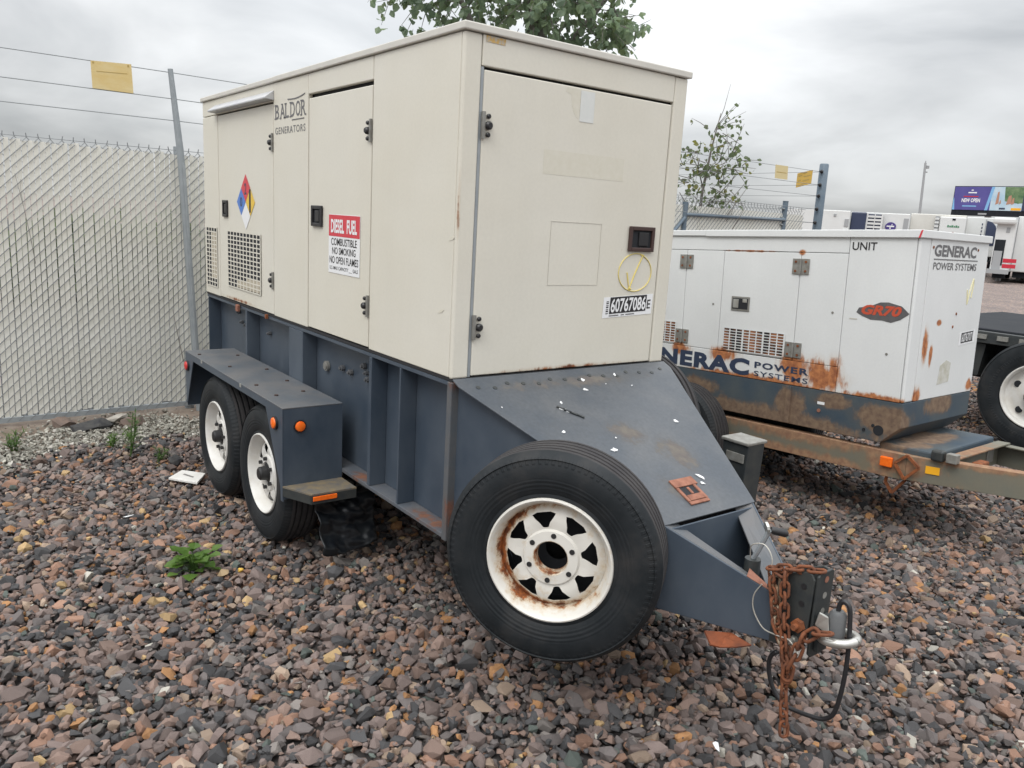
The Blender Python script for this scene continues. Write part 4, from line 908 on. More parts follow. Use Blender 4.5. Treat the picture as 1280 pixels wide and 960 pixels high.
m = MB(); m.box(xc_-0.062, xc_+0.062, -0.0075, -0.0062, zc_-0.037, zc_+0.037); m.build('handle_recess', DARKIN, hd)
m = MB(); m.box(xc_-0.055, xc_-0.012, -0.012, -0.0077, zc_-0.03, zc_+0.03); m.box(xc_+0.02, xc_+0.055, -0.011, -0.0077, zc_+0.01, zc_+0.034); m.build('handle_paddle', STEEL, hd, bev=0.002)
# slotted vents: white bars over a dark, rusty inside
def slots(parent, x0, x1, z0, z1, ncol, nrow):
    m = MB(); m.box(x0, x1, -0.002, -0.001, z0, z1); m.build('vent_back', VENTRUST, parent)
    m = MB()
    for i in range(ncol+1):
        x = x0+(x1-x0)*i/ncol; wd = 0.008 if i % 3 else 0.013; m.box(x-wd/2, x+wd/2, -0.0045, -0.0025, z0, z1)
    for j in range(nrow+1):
        z = z0+(z1-z0)*j/nrow; m.box(x0, x1, -0.0052, -0.0031, z-0.0026, z+0.0026)
    m.build('vent', WHITEG, parent, kind='stuff')
slots(dr2, -1.312, -0.822, 0.178, 0.332, 9, 8)
slots(H, -2.05, -1.745, 0.178, 0.332, 6, 8)
text('lettering', 'UNIT', PRINTK, H, (-0.412, -0.001, 0.892), X, Z, 0.155, 0.048, bold=0.012)
text('lettering', 'GENERAC', PRINTG, H, (0.0, 0.178, 0.868), Y, Vector((0, 0.02, 1)), 0.59, 0.07, bold=0.035, lift=0.0015)
m = MB(); m.box(0.001, 0.002, 0.18, 0.80, 0.849, 0.855); m.build('logo_rule', PRINTG, H)
text('lettering', 'POWER SYSTEMS', PRINTG, H, (0.0, 0.182, 0.79), Y, Vector((0, 0.02, 1)), 0.61, 0.044, bold=0.012, lift=0.0015)
text('lettering', 'GENERAC', PRINTB, H, (-2.2, -0.001, 0.013), X, Z, 1.125, 0.118, bold=0.05, spacing=1.12)
text('lettering', 'POWER', PRINTB, H, (-1.035, -0.001, 0.077), X, Z, 0.41, 0.044, bold=0.035, spacing=1.2)
text('lettering', 'SYSTEMS', PRINTB, H, (-1.035, -0.001, 0.022), X, Z, 0.41, 0.036, bold=0.012, spacing=1.15)
m = MB(); pl = [(-0.345, 0.515), (-0.33, 0.545), (-0.26, 0.558), (-0.20, 0.585), (-0.15, 0.588), (-0.07, 0.57), (-0.02, 0.528), (-0.07, 0.49), (-0.125, 0.468), (-0.18, 0.478), (-0.25, 0.477), (-0.31, 0.497)]
plate('decal', GR70G, H, (0, 0, 0), X, Z, [(a, b) for a, b in pl], lift=0.001)
text('decal_lettering', 'GR70', GR70O, H, (-0.312, 0, 0.505), X, Vector((0, 0, 1)), 0.245, 0.062, bold=0.045, lift=0.0026, shear=0.25)
lo2 = Vector((0.0, 0.665, 0.315)); eyb = Vector((0, 1, 0.06)).normalized()
plate('inventory_label', STW, H, lo2, eyb, Z, rect(0, 0.235, 0, 0.082))
plate('label_number_box', PRINTK, H, lo2, eyb, Z, rect(0.03, 0.205, 0.012, 0.078), lift=0.002)
text('label_number', '60767071', STW, H, lo2+eyb*0.035+Z*0.018, eyb, Z, 0.165, 0.054, bold=0.015, lift=0.0035)
m = MB(); m.tube([(0.001, 0.70, 0.67), (0.001, 0.715, 0.58), (0.001, 0.735, 0.66), (0.001, 0.775, 0.74), (0.001, 0.78, 0.70), (0.001, 0.765, 0.62)], 0.005, 5); m.build('paint_mark', CHALKF, H)
for (x, z) in ((-1.42, 0.49), (-0.50, 0.5), (-0.13, 0.28)):
    m = MB(); m.cyl((x, 0.0, z), (x, -0.003, z), 0.008, 8); m.build('rivet', HINGE, H)
for y, z in ((0.58, 0.52), (0.55, 0.44), (0.79, 0.92), (0.16, 0.92)):
    m = MB(); m.cyl((0.0, y, z), (0.003, y, z), 0.009, 8); m.build('rivet', RUST, H)
plate('scuff', LEDGE, H, (-0.385, 0, 0.47), X, Z, rect(0, 0.05, 0, 0.007))
plate('grime_patch', M('olive_grime', (0.42, 0.41, 0.33), 0.8, col2=(0.62, 0.62, 0.6), scale=18), H, (0, 0.42, 0.08), Y, Z, [(0, 0), (0.16, 0.01), (0.17, 0.13), (0.1, 0.15), (0.02, 0.12)])
# fuel tank skirt with its cut corner
m = MB(); pl = [(-L2G, -0.003), (-L2G, -0.262), (-0.115, -0.262), (0.0, -0.155), (0.0, -0.003)]
m.prism([(a, 0.003, b) for a, b in pl], (0, W2G-0.006, 0)); sk = m.build('base_tank', SKIRT, H, bev=0.004)
m = MB(); m.cyl((-0.13, 0.0025, -0.19), (-0.13, 0.001, -0.19), 0.032, 20); m.build('port_hole', DARKIN, sk)
for x, z, r_ in ((-0.22, -0.20, 0.010), (-0.165, -0.165, 0.010), (-0.53, -0.135, 0.012)):
    m = MB(); m.cyl((x, 0.0025, z), (x, -0.003, z), r_, 10); m.build('port_bolt', DARKIN if x > -0.4 else RUSTL, sk)
plate('tag_plate', STW, sk, (-0.545, 0.003, -0.095), X, Z, rect(0, 0.05, 0, 0.018), lift=0.001)
m = MB(); m.beam((-0.752, -0.003, -0.012), (-0.752, -0.003, -0.255), Y, 0.035, 0.012); m.build('tank_rib', SKIRT, sk)
m = MB(); m.box(-0.14, 0.20, 0.05, W2G-0.05, -0.315, -0.268); m.build('front_shelf', SKIRT, H, bev=0.012)
# chassis
def rail(y, x0, x1, zt, zb, mat=BEAM, s_=1, sl=0.0):
    m = MB()
    m.prism([(x0, y, zb), (x1, y, zb+sl), (x1, y, zt+sl), (x0, y, zt)], (0, 0.008*s_, 0))
    m.prism([(x0, y+0.0085*s_, zt-0.008), (x1, y+0.0085*s_, zt+sl-0.008), (x1, y+0.075*s_, zt+sl-0.008), (x0, y+0.075*s_, zt-0.008)], (0, 0, 0.0085))
    m.prism([(x0, y+0.0085*s_, zb), (x1, y+0.0085*s_, zb+sl), (x1, y+0.075*s_, zb+sl), (x0, y+0.075*s_, zb)], (0, 0, 0.008))
    return m.build('chassis_rail', mat, H, bev=0.002)
rail(-0.004, -L2G-0.1, 0.06, -0.305, -0.458)
rail(W2G+0.004, -L2G-0.1, 0.06, -0.305, -0.458, s_=-1)
# drawbar arms run forward and in
def arm(a, b, zt, zb, inw):
    a, b, inw = Vector(a), Vector(b), Vector(inw); m = MB()
    m.prism([a+Z*zb, b+Z*(zb+0.02), b+Z*(zt+0.02), a+Z*zt], inw*0.008)
    m.prism([a+Z*(zt-0.008)+inw*0.0085, b+Z*(zt+0.012)+inw*0.0085, b+Z*(zt+0.012)+inw*0.075, a+Z*(zt-0.008)+inw*0.075], Z*0.0085)
    m.build('drawbar_arm', BEAM, H, bev=0.002)
arm((0.062, -0.004, 0), (1.5, 0.33, 0), -0.306, -0.452, Vector((-0.226, 0.974, 0)))
arm((0.062, W2G+0.004, 0), (1.5, 0.62, 0), -0.306, -0.452, Vector((-0.226, -0.974, 0)))
m = MB(); m.box(0.225, 0.235, 0.06, W2G-0.06, -0.44, -0.30); m.box(0.225, 0.30, 0.06, W2G-0.06, -0.298, -0.288); cm_ = m.build('cross_member', BEAM, H, bev=0.002)
m = MB(); m.box(0.2355, 0.242, 0.70, 0.80, -0.41, -0.31); m.build('cross_plate', HINGE, cm_)
m = MB(); m.box(0.236, 0.33, 0.2, 0.5, -0.44, -0.40); m.box(0.3, 0.36, 0.3, 0.42, -0.42, -0.33); m.build('winch_base', RUST, H, bev=0.01)
m = MB(); m.box(0.19, 0.26, -0.002, 0.055, -0.305, -0.24); m.build('junction_box', CHARC, H, bev=0.012)
m = MB(); m.box(0.275, 0.335, 0.0, 0.05, -0.30, -0.245); m.build('connector', HINGE, H, bev=0.005)
m = MB(); m.box(0.55, 0.61, W2G-0.16, W2G-0.10, -0.30, -0.235); m.build('connector', HINGE, H, bev=0.004)
m = MB(); m.box(-0.088, -0.015, -0.028, -0.0045, -0.395, -0.335); lp = m.build('marker_lamp', AMBER, H, bev=0.006)
m = MB(); m.box(0.155, 0.235, 0.012, 0.020, -0.385, -0.335)
yr = MB(); aa = Vector((0.165, 0.0185, -0.39)); dd_ = Vector((0.974, 0.226, 0)); yr.prism([aa, aa+dd_*0.075, aa+dd_*0.075+Z*0.045, aa+Z*0.045], Vector((0.226, -0.974, 0))*0.004); yr.build('side_reflector', YREF, H)
# rusty drop stand bracket hanging under the rail
m = MB()
for a, b in (((0.0, -0.02, -0.36), (0.065, -0.02, -0.445)), ((0.065, -0.02, -0.445), (0.145, -0.02, -0.36)), ((0.145, -0.02, -0.36), (0.07, -0.02, -0.30)), ((0.07, -0.02, -0.30), (0.0, -0.02, -0.36)), ((0.065, 0.03, -0.445), (-0.02, 0.03, -0.56)), ((-0.02, 0.03, -0.56), (-0.065, 0.03, -0.50)), ((-0.065, 0.03, -0.50), (-0.06, 0.03, -0.46))):
    m.beam(a, b, Y, 0.016, 0.012)
m.build('stand_bracket', RUST, H)
for x in (-1.5, -2.25):
    put_wheel(H, 'wheel', TY, RM, BD, (x, -0.26, -0.455), 0.0, spin=x)
    put_wheel(H, 'wheel', TY, RM, BD, (x, W2G+0.26, -0.455), math.pi, spin=x)
m = MB(); m.cyl((1.35, 0.475, -0.45), (1.35, 0.475, -0.86), 0.03, 12); m.box(1.25, 1.45, 0.38, 0.57, -0.87, -0.86); m.build('jack_leg', BEAM, H)

# ================================================================== fence along the back of the yard
def fx(y): return -4.283-0.04*y
FY = Vector((-0.04, 1, 0)).normalized()
F = thing('chain_link_fence', 'tall chain link fence with pale privacy slats behind the generators', 'fence', (fx(0), 0, 0), (0, 0, math.atan2(-FY.x, FY.y)))
FT = 2.115
slat_me = MB().box(-0.0015, 0.0015, -0.0160, 0.0160, 0, FT-0.095).mesh('slat', SLAT)
ys = -2.3; i = 0
while ys < 6.2:
    if ys < 3.2:
        o = link('slat', slat_me, F, (random.uniform(-0.002, 0.002), ys+random.uniform(-0.0015, 0.0015), 0.055+random.uniform(-0.012, 0.012)))
        o.rotation_euler = (random.uniform(-0.0016, 0.0016), 0, random.uniform(-0.12, 0.12))
    ys += 0.0375
m = MB()
yy_ = 3.2
while yy_ < 9.15: m.box(-0.0015, 0.0015, yy_-0.0152, yy_+0.0152, 0.06, FT-0.095); yy_ += 0.0375
m.build('slat_panel', SLAT, F, kind='stuff')
m = MB(); PIT = 0.075; y = -2.4-FT
while y < 9.2:
    a0, a1 = max(0.0, (-2.35-y)/1.0), min(FT-0.06, 9.15-y)
    if a1 > a0+0.1:
        m.beam((0.011, y+a0, 0.02+a0), (0.011, y+a1, 0.02+a1), X, 0.0052, 0.0045)
    yb = y+FT; b0, b1 = max(0.0, yb-9.15), min(FT-0.06, yb+2.35)
    if b1 > b0+0.1:
        m.beam((-0.011, yb-b0, 0.02+b0), (-0.011, yb-b1, 0.02+b1), X, 0.0042, 0.0042)
    y += PIT
# knuckles and twisted tips along the top edge
y = -2.35
while y < 9.1:
    c = y+0.03
    m.beam((0.009, c-0.03, FT-0.05), (0.0, c, FT-0.018), X, 0.0042, 0.0042); m.beam((-0.009, c+0.03, FT-0.05), (0.0, c, FT-0.018), X, 0.0042, 0.0042)
    m.beam((0.0, c, FT-0.018), (0.002, c+random.uniform(-0.008, 0.008), FT+0.012), X, 0.0055, 0.0055); y += PIT
m.build('wire_mesh', WIREM, F, kind='stuff')
m = MB(); m.tube([(0.0, -2.4, FT-0.012), (0, 9.2, FT-0.012)], 0.0025, 5); m.build('tension_wire', WIREM, F)
m = MB(); m.box(-0.012, 0.012, -2.4, 9.2, 0.012, 0.05); m.build('bottom_rail', ZINC, F)
for y in (-2.3, 0.098, 2.9):
    m = MB(); m.cyl((-0.05, y+0.03, -0.08), (-0.05, y-0.005, FT+0.02), 0.038, 14); m.build('post', ZINC, F)
m = MB(); m.cyl((0.0, 8.64, -0.05), (0.0, 8.64, 2.19), 0.04, 14); m.cyl((0.0, 8.64, 2.19), (0, 8.64, 2.2), 0.042, 14); m.build('post', BLUEP, F, autos=40)
m = MB(); m.cyl((0.0, 6.38, -0.05), (0.0, 6.38, 2.06), 0.04, 14); m.build('post', BLUEP, F, autos=40)
m = MB(); m.cyl((0.03, 6.38, 1.90), (0.03, 8.62, 1.93), 0.022, 10); m.cyl((0.03, 6.36, 1.86), (0.03, 5.6, 1.15), 0.022, 10); m.build('brace_rail', BLUEP, F, autos=40)
for z in (1.75, 1.85, 1.95, 2.08):
    m = MB(); m.box(-0.03, 0.03, 8.55, 8.60, z, z+0.02); m.build('hinge', ZINC, F)
g = MB(); g.poly([(fx(-60)-0.3, -60, -0.018), (fx(3)-0.3, 3, -0.018), (-60, 3, -0.018), (-60, -60, -0.018)])
o = g.build('slat_gap_ground', M('slat_gap_dark', (0.028, 0.029, 0.031), 0.9, col2=(0.045, 0.045, 0.045), scale=3), None); tag(o, kind='structure')  # dark sheet added behind the fence so the slat gaps read dark
m = MB(); rs = random.Random(31)
for k in range(5200):
    y = rs.uniform(-16, 2.8); h = 1.12+0.28*math.sin(y*1.3)+0.16*math.sin(y*3.1+1)+0.1*math.sin(y*7); zz = h*rs.random()**0.7
    c = Vector((-12.5+rs.gauss(0, 0.35), y, zz)); d = Vector((rs.gauss(0, 1), rs.gauss(0, 1), rs.gauss(0, 1))).normalized(); u_ = d.cross(Vector((rs.gauss(0, 1), rs.gauss(0, 1), rs.gauss(0, 1)))).normalized()
    m.add([c, c+d*0.16+u_*0.09, c+d*0.32, c+d*0.16-u_*0.09], [(0, 1, 2, 3)])
o = m.build('hedge', LEAF2, None); tag(o, 'low dark hedge added beyond the slatted fence to darken its gaps', kind='stuff')  # leaf cards added behind the fence to darken the slat gaps
# electric wires strung above the fence
EW = thing('electric_fence', 'electric fence of thin wires strung above the slatted fence', 'electric fence', (fx(0)+0.09, 0, 0), (0, 0, math.atan2(-FY.x, FY.y)))
WZ = (2.668, 2.476, 2.315, 2.12, 1.92)
for z in WZ[:3]:
    m = MB(); m.tube([(0.0, -3.2, z-0.004), (0, -1.5, z), (0, 0.02, z+0.006), (0, 3, z-0.01), (0, 6.5, z-0.01), (0, 9.33, z)], 0.0034, 5); m.build('wire', WIREM, EW)
for z in WZ[3:]:
    m = MB(); m.tube([(0, 4.0, z+0.02), (0, 9.33, z)], 0.0034, 5); m.build('wire', WIREM, EW)
m = MB(); m.tube([(0.0, 0.175, -0.05), (0.0, 0.07, 2.09), (0.0, 0.012, 2.70)], [0.03, 0.027, 0.019], 12); m.tube([(0.012, 0.068, 2.12), (0.012, 0.02, 2.62)], 0.012, 8)
m.tube([(0.03, 0.165, 0.10), (0.028, 0.085, 2.0)], 0.012, 8)
m.build('post', ZINC, EW, autos=40)
m = MB(); m.tube([(0, 9.44, -0.05), (0, 9.42, 1.8), (0, 9.40, 2.775), (0, 9.40, 2.79)], [0.068, 0.066, 0.066, 0.055], 16); m.build('post', BLUEP, EW, autos=40)
for z in WZ:
    m = MB(); m.cyl((0.02, 9.34, z), (0.02, 9.27, z), 0.012, 8); m.tube([(0.02, 9.33, z), (0.02, 9.315, z), (0.02, 9.30, z)], [0.018, 0.03, 0.018], 10); m.build('insulator', BLACK, EW)
    # the run that leaves the corner post to the back
    m = MB(); m.tube([(0.0, 9.36, z), (-3.0, 9.55, z-0.01), (-7.5, 9.8, z+0.01)], 0.0034, 5); m.build('wire', WIREM, EW)
def warn(name, label, p0, p1, p2, p3, mat, lines=True):
    m = MB(); P_ = [Vector(p) for p in (p0, p1, p2, p3)]; n = (P_[1]-P_[0]).cross(P_[3]-P_[0]).normalized()
    if n.dot(CAMLOC-P_[0]) < 0: n = -n
    root = thing(name, label, 'sign', (P_[3]+P_[2])/2, group='yellow signs on the electric fence wires'); o0 = (P_[3]+P_[2])/2
    m.prism([p-o0+n*0.004 for p in P_], -n*0.003); m.build('sign_plate', mat, root)
    ex = (P_[1]-P_[0]); ey_ = (P_[0]-P_[3]); m = MB()
    m2 = M(name+'_print', tuple(c*0.72 for c in (0.6, 0.42, 0.13)), 0.7)
    if lines:
        for a, b, c, d in lines:
            q0 = P_[3]-o0+ex*a+ey_*c+n*0.0048; m.prism([q0, q0+ex*(b-a), q0+ex*(b-a)+ey_*(d-c), q0+ey_*(d-c)], n*0.0006)
        m.build('sign_print', m2, root, kind='stuff')
    return root
xo = 0.09
def fp(y, z, off=0.085): return (fx(y)+off, y, z)
warn('warning_sign', 'sun faded blank yellow sign on the wires left of the leaning post', fp(-0.545, 2.672, .10), fp(-0.27, 2.688, .10), fp(-0.262, 2.482, .10), fp(-0.54, 2.482, .10), SIGNY, [(0.04, 0.08, 0.9, 0.97), (0.9, 0.94, 0.88, 0.96), (0.12, 0.88, 0.62, 0.64)])
warn('warning_sign', 'pale washed out yellow sign on the wires, farther from the corner post', fp(8.12, 2.672, .10), fp(8.43, 2.674, .10), fp(8.45, 2.488, .10), fp(8.14, 2.488, .10), SIGNP, [(0.1, 0.9, 0.45, 0.5)])
warn('warning_sign', 'deeper yellow sign with traces of print beside the corner post', (fx(9.3)-0.36, 9.40, 2.655), (fx(9.3)-0.06, 9.34, 2.70), (fx(9.3)-0.06, 9.34, 2.495), (fx(9.3)-0.36, 9.40, 2.44), SIGNY2, [(0.08, 0.35, 0.75, 0.82), (0.45, 0.9, 0.62, 0.7), (0.1, 0.3, 0.4, 0.5), (0.4, 0.85, 0.35, 0.42), (0.3, 0.7, 0.15, 0.2)])

# ================================================================== vegetation
def leaf_card(m, c, d, s, up, wide=0.42):
    d = d.normalized(); sd_ = d.cross(up)
    if sd_.length < 1e-3: sd_ = Vector((1, 0, 0))
    sd_.normalize(); nn = sd_.cross(d)
    a, b, t_, f_ = c, c+d*s, sd_*s*wide, nn*s*0.10
    m.add([a, c+d*s*0.35+t_+f_, c+d*s*0.35-t_+f_, b, c+d*s*0.55, c+d*s*0.75+t_*0.6+f_, c+d*s*0.75-t_*0.6+f_], [(0, 4, 1), (0, 2, 4), (1, 4, 5), (2, 6, 4), (4, 3, 5), (4, 6, 3)])
def rnd(rs): return Vector((rs.gauss(0, 1), rs.gauss(0, 1), rs.gauss(0, 1))).normalized()
def make_tree(name, label, base, trunk, limbs, twigs, leaf, s_leaf, nleaf, seed, mats, group=None, droop=0.5):
    rs = random.Random(seed); root = thing(name, label, 'tree', base, group=group); b0 = Vector(base)
    m = MB(); m.tube([Vector(p)-b0 for p in trunk[0]], trunk[1], 9)
    for pts, r_ in limbs: m.tube([Vector(p)-b0 for p in pts], [r_, r_*0.75, r_*0.4][:len(pts)] if len(pts) <= 3 else [r_*(1-0.7*i/(len(pts)-1)) for i in range(len(pts))], 6)
    tw = []
    for c, r_, n in twigs:
        c = Vector(c)
        for _ in range(n):
            dv = rnd(rs); st = c+Vector((dv.x*r_[0], dv.y*r_[1], dv.z*r_[2]))*rs.uniform(0.2, 1.0)**0.6
            d = (dv+Vector((0, 0, -droop*rs.random()))).normalized(); ln = rs.uniform(0.25, 0.5)
            en = st+d*ln; tw.append((st, en)); m.tube([st-b0, st.lerp(en, 0.5)-b0+Z*0.01, en-b0], [0.006, 0.004, 0.002], 4)
    m.build('trunk', BARK, root, smooth=True)
    m = MB()
    for st, en in tw:
        for k in range(nleaf):
            t = rs.random(); c = st.lerp(en, t)+rnd(rs)*0.05
            d = (rnd(rs)+Vector((0, 0, -0.7))).normalized(); m.cm = 1 if rs.random() < 0.12 else 0
            leaf_card(m, c-b0, d, s_leaf*rs.uniform(0.6, 1.2), rnd(rs))
    m.cm = 0
    m.build(leaf, mats, root, kind='stuff')
    return root
tb = bearing(655, 10.0)
def tp(px, d, z): q_ = bearing(px, d); return (q_.x, q_.y, z)
cl_ = [(tp(520, 9.6, 4.55), (0.55, 0.5, 0.35), 28), (tp(590, 9.8, 4.35), (0.55, 0.6, 0.42), 52), (tp(660, 9.6, 4.25), (0.55, 0.6, 0.45), 64), (tp(700, 9.8, 4.1), (0.4, 0.5, 0.35), 38), (tp(640, 10.0, 4.9), (1.1, 0.9, 0.6), 90), (tp(560, 9.7, 5.1), (0.7, 0.8, 0.6), 70), (tp(720, 9.8, 4.75), (0.55, 0.6, 0.5), 60), (tp(640, 10.0, 5.9), (0.9, 0.8, 0.7), 90), (tp(757, 9.6, 3.83), (0.16, 0.2, 0.09), 9), (tp(735, 9.6, 3.95), (0.2, 0.2, 0.14), 16), (tp(492, 9.5, 4.32), (0.16, 0.2, 0.2), 11), (tp(530, 9.6, 4.14), (0.28, 0.25, 0.14), 20)]
make_tree('tree', 'large leafy tree rising behind the cream generator roof', tb, ([tb, tb+Vector((0.05, 0, 1.5)), tb+Vector((0.0, 0.1, 3.2)), tb+Vector((0.1, 0, 5.2))], [0.16, 0.13, 0.10, 0.04]),
          [([tb+Z*2.6, tp(600, 9.9, 3.6), tp(540, 9.7, 4.6)], 0.06), ([tb+Z*2.8, tp(690, 9.9, 3.7), tp(740, 9.7, 4.3)], 0.06), ([tb+Z*3.0, tp(650, 9.8, 4.0), tp(630, 9.7, 5.2)], 0.06), ([tp(540, 9.7, 4.6), tp(510, 9.6, 4.55), tp(480, 9.6, 4.35)], 0.02), ([tp(740, 9.7, 4.3), tp(750, 9.7, 4.1), tp(770, 9.6, 3.85)], 0.02)],
          cl_, 'foliage', 0.105, 10, 3, [LEAF, LEAF2])
sb = bearing(868, 10.9)
sl = [(tp(878, 10.8, 3.02), (0.16, 0.16, 0.1), 10), (tp(866, 10.8, 2.72), (0.14, 0.16, 0.14), 8), (tp(888, 10.8, 2.55), (0.24, 0.22, 0.14), 15), (tp(902, 10.8, 2.62), (0.12, 0.16, 0.12), 10), (tp(868, 10.8, 2.35), (0.2, 0.2, 0.16), 12), (tp(852, 10.8, 2.45), (0.12, 0.2, 0.2), 8), (tp(870, 10.8, 2.1), (0.16, 0.16, 0.1), 7), (tp(915, 10.8, 2.55), (0.12, 0.1, 0.1), 5), (tp(852, 10.9, 1.9), (0.14, 0.2, 0.1), 9), (tp(900, 10.8, 2.3), (0.14, 0.1, 0.08), 5)]
make_tree('sapling', 'thin sapling with sparse leaves and bare twigs right of the cream generator', sb, ([sb, tp(872, 10.9, 1.7), tp(873, 10.9, 2.2), tp(879, 10.9, 2.8), tp(886, 10.9, 3.25)], [0.035, 0.028, 0.02, 0.013, 0.005]),
          [([tp(873, 10.9, 1.95), tp(890, 10.9, 2.15), tp(915, 10.9, 2.5)], 0.012), ([tp(872, 10.9, 1.9), tp(855, 10.9, 2.05), tp(845, 10.9, 2.2)], 0.012), ([tp(874, 10.9, 2.25), tp(866, 10.9, 2.5), tp(856, 10.9, 2.7)], 0.01), ([tp(876, 10.9, 2.5), tp(890, 10.9, 2.62), tp(903, 10.9, 2.9)], 0.008),
           ([tp(874, 10.9, 1.75), tp(900, 10.9, 2.0), tp(928, 10.9, 2.42)], 0.009), ([tp(872, 10.9, 1.75), tp(905, 10.9, 1.9), tp(930, 10.9, 2.35)], 0.008), ([tp(876, 10.9, 1.7), tp(888, 10.9, 2.0), tp(896, 10.9, 2.3)], 0.007), ([tp(915, 10.9, 1.75), tp(922, 10.9, 1.9), tp(928, 10.9, 2.05)], 0.006), ([tp(880, 10.9, 3.0), tp(889, 10.9, 3.3), tp(894, 10.9, 3.62)], 0.005), ([tp(900, 10.9, 1.75), tp(912, 10.9, 1.95), tp(914, 10.9, 2.1)], 0.006)],
          sl, 'foliage', 0.07, 5, 8, [LEAF2, LEAFY], droop=0.2)
def weed(label, base, h, n, seed, mat, spread=0.05, feather=True, s=0.035):
    rs = random.Random(seed); root = thing('weed', label, 'weed', base, group='weeds growing in the gravel')
    m = MB(); lm_ = MB()
    for k in range(n):
        a = rs.uniform(0, 6.28); top = Vector((math.cos(a)*spread*rs.random()*2, math.sin(a)*spread*rs.random()*2, h*rs.uniform(0.7, 1.0))); b = Vector((rs.uniform(-1, 1)*spread*0.4, rs.uniform(-1, 1)*spread*0.4, 0))
        mid = b.lerp(top, 0.5)+Vector((rs.uniform(-.02, .02), rs.uniform(-.02, .02), 0))
        m.tube([b, mid, top], [0.004, 0.003, 0.0015], 5)
        for j in range(int(34*h/0.3)+8):
            t = rs.uniform(0.12, 1.0); c = b.lerp(mid, t*2) if t < 0.5 else mid.lerp(top, t*2-1)
            d = Vector((rs.gauss(0, 1), rs.gauss(0, 1), rs.uniform(0.1, 1.0))).normalized()
            sd_ = d.cross(Z).normalized(); ln = s*rs.uniform(0.6, 1.3)*(1.1-0.5*t)
            lm_.add([c, c+d*ln*0.5+sd_*ln*0.09, c+d*ln, c+d*ln*0.5-sd_*ln*0.09], [(0, 1, 2, 3)])
    m.build('stem', mat, root); lm_.build('leaves', mat, root, kind='stuff')
    return root
weed('tall feathery weed standing alone in front of the slatted fence', (-3.13, -0.589, gz(-3.13)), 0.34, 3, 1, WEED2, 0.028, s=0.07)
weed('bushy weed at the far left edge of the yard by the fence', (-3.52, -1.235, gz(-3.52)), 0.16, 5, 2, WEED2, 0.05, s=0.06)
weed('small light green weed between the fence and tall weed', (-3.36, -0.665, gz(-3.36)), 0.11, 5, 3, WEED, 0.045, s=0.05)
weed('small weed nearest the rear trailer wheel', (-2.95, -0.44, gz(-2.95)), 0.11, 5, 4, WEED2, 0.045, s=0.05)
weed('tiny weed close to the corner of the slatted fence foot', (-3.5, -0.52, gz(-3.5)), 0.07, 4, 5, WEED, 0.03, s=0.04)
m = MB(); m.tube([(-4.20, -1.06, 1.84), (-4.21, -1.02, 1.62), (-4.215, -0.99, 1.42), (-4.22, -0.965, 1.2)], [0.001, 0.0016, 0.002, 0.0022], 5); m.tube([(-4.21, -1.02, 1.62), (-4.2, -1.03, 1.73), (-4.2, -1.025, 1.80)], 0.001, 4)
o = m.build('dry_stem', BARK, None); tag(o, 'dry dark stem caught in the slatted fence at far left', 'dry stem', 'dry stems in the fence')
m = MB(); m.tube([(-4.22, -0.02, 0.86), (-4.23, 0.02, 0.62), (-4.235, 0.06, 0.40)], [0.001, 0.003, 0.004], 5)
o = m.build('dry_stem', BARK, None); tag(o, 'thin dry stem against the fence beside the leaning post', 'dry stem', 'dry stems in the fence')
# broad leaved weed in the foreground gravel
rs = random.Random(6); BW = thing('weed', 'low broad leaved bright green weed in front of the trailer wheels', 'weed', (-1.13, -0.71, -0.05), group='weeds growing in the gravel')
m = MB(); st = MB()
for k in range(46):
    a = rs.uniform(0, 6.28); r_ = rs.uniform(0.01, 0.085); c = Vector((math.cos(a)*r_, math.sin(a)*r_, rs.uniform(0.03, 0.11))); d = Vector((math.cos(a), math.sin(a), rs.uniform(-0.3, 0.6)))
    leaf_card(m, c, d, rs.uniform(0.038, 0.066), Vector((rs.uniform(-.3, .3), rs.uniform(-.3, .3), 1)), 0.58)
    if k % 2 == 0: st.tube([(0, 0, 0), c*0.6+Z*0.02, c], 0.0022, 4)
st.build('stem', WEED2, BW); m.build('leaves', WEED, BW, kind='stuff')

# ================================================================== litter and odd pieces
def lump(name, label, cat, c, s, mat, seed, rot=(0, 0, 0)):
    rs = random.Random(seed); bm = bmesh.new()
    for _ in range(22):
        v = rnd(rs)*rs.uniform(0.8, 1); bm.verts.new((v.x*s[0], v.y*s[1], v.z*s[2]))
    r_ = bmesh.ops.convex_hull(bm, input=bm.verts[:]); bmesh.ops.delete(bm, geom=[e for e in r_['geom_interior'] if isinstance(e, bmesh.types.BMVert)], context='VERTS')
    me = bpy.data.meshes.new(name); bm.to_mesh(me); bm.free(); me.materials.append(mat)
    o = link(name, me, None, c); o.rotation_euler = rot; return tag(o, label, cat)
ASPH = M('broken_asphalt', (0.035, 0.036, 0.04), 0.95, col2=(0.07, 0.068, 0.065), scale=20, bmp=0.8, bscale=60, bdist=0.006)
CONC = M('pale_concrete', (0.42, 0.4, 0.36), 0.9, col2=(0.3, 0.27, 0.23), scale=12, bmp=0.5)
BROWNR = M('brown_rubble', (0.2, 0.145, 0.115), 0.95, col2=(0.11, 0.085, 0.075), scale=16, bmp=0.7)
lump('rubble_chunk', 'dark asphalt chunk lying in the middle at the fence foot', 'rubble', (-3.9, -0.70, 0.01), (0.12, 0.17, 0.06), ASPH, 1, (0, 0, 0.3))
lump('rubble_chunk', 'brown earthy chunk left of the asphalt lump at the fence foot', 'rubble', (-4.02, -0.87, 0.01), (0.08, 0.10, 0.07), BROWNR, 2)
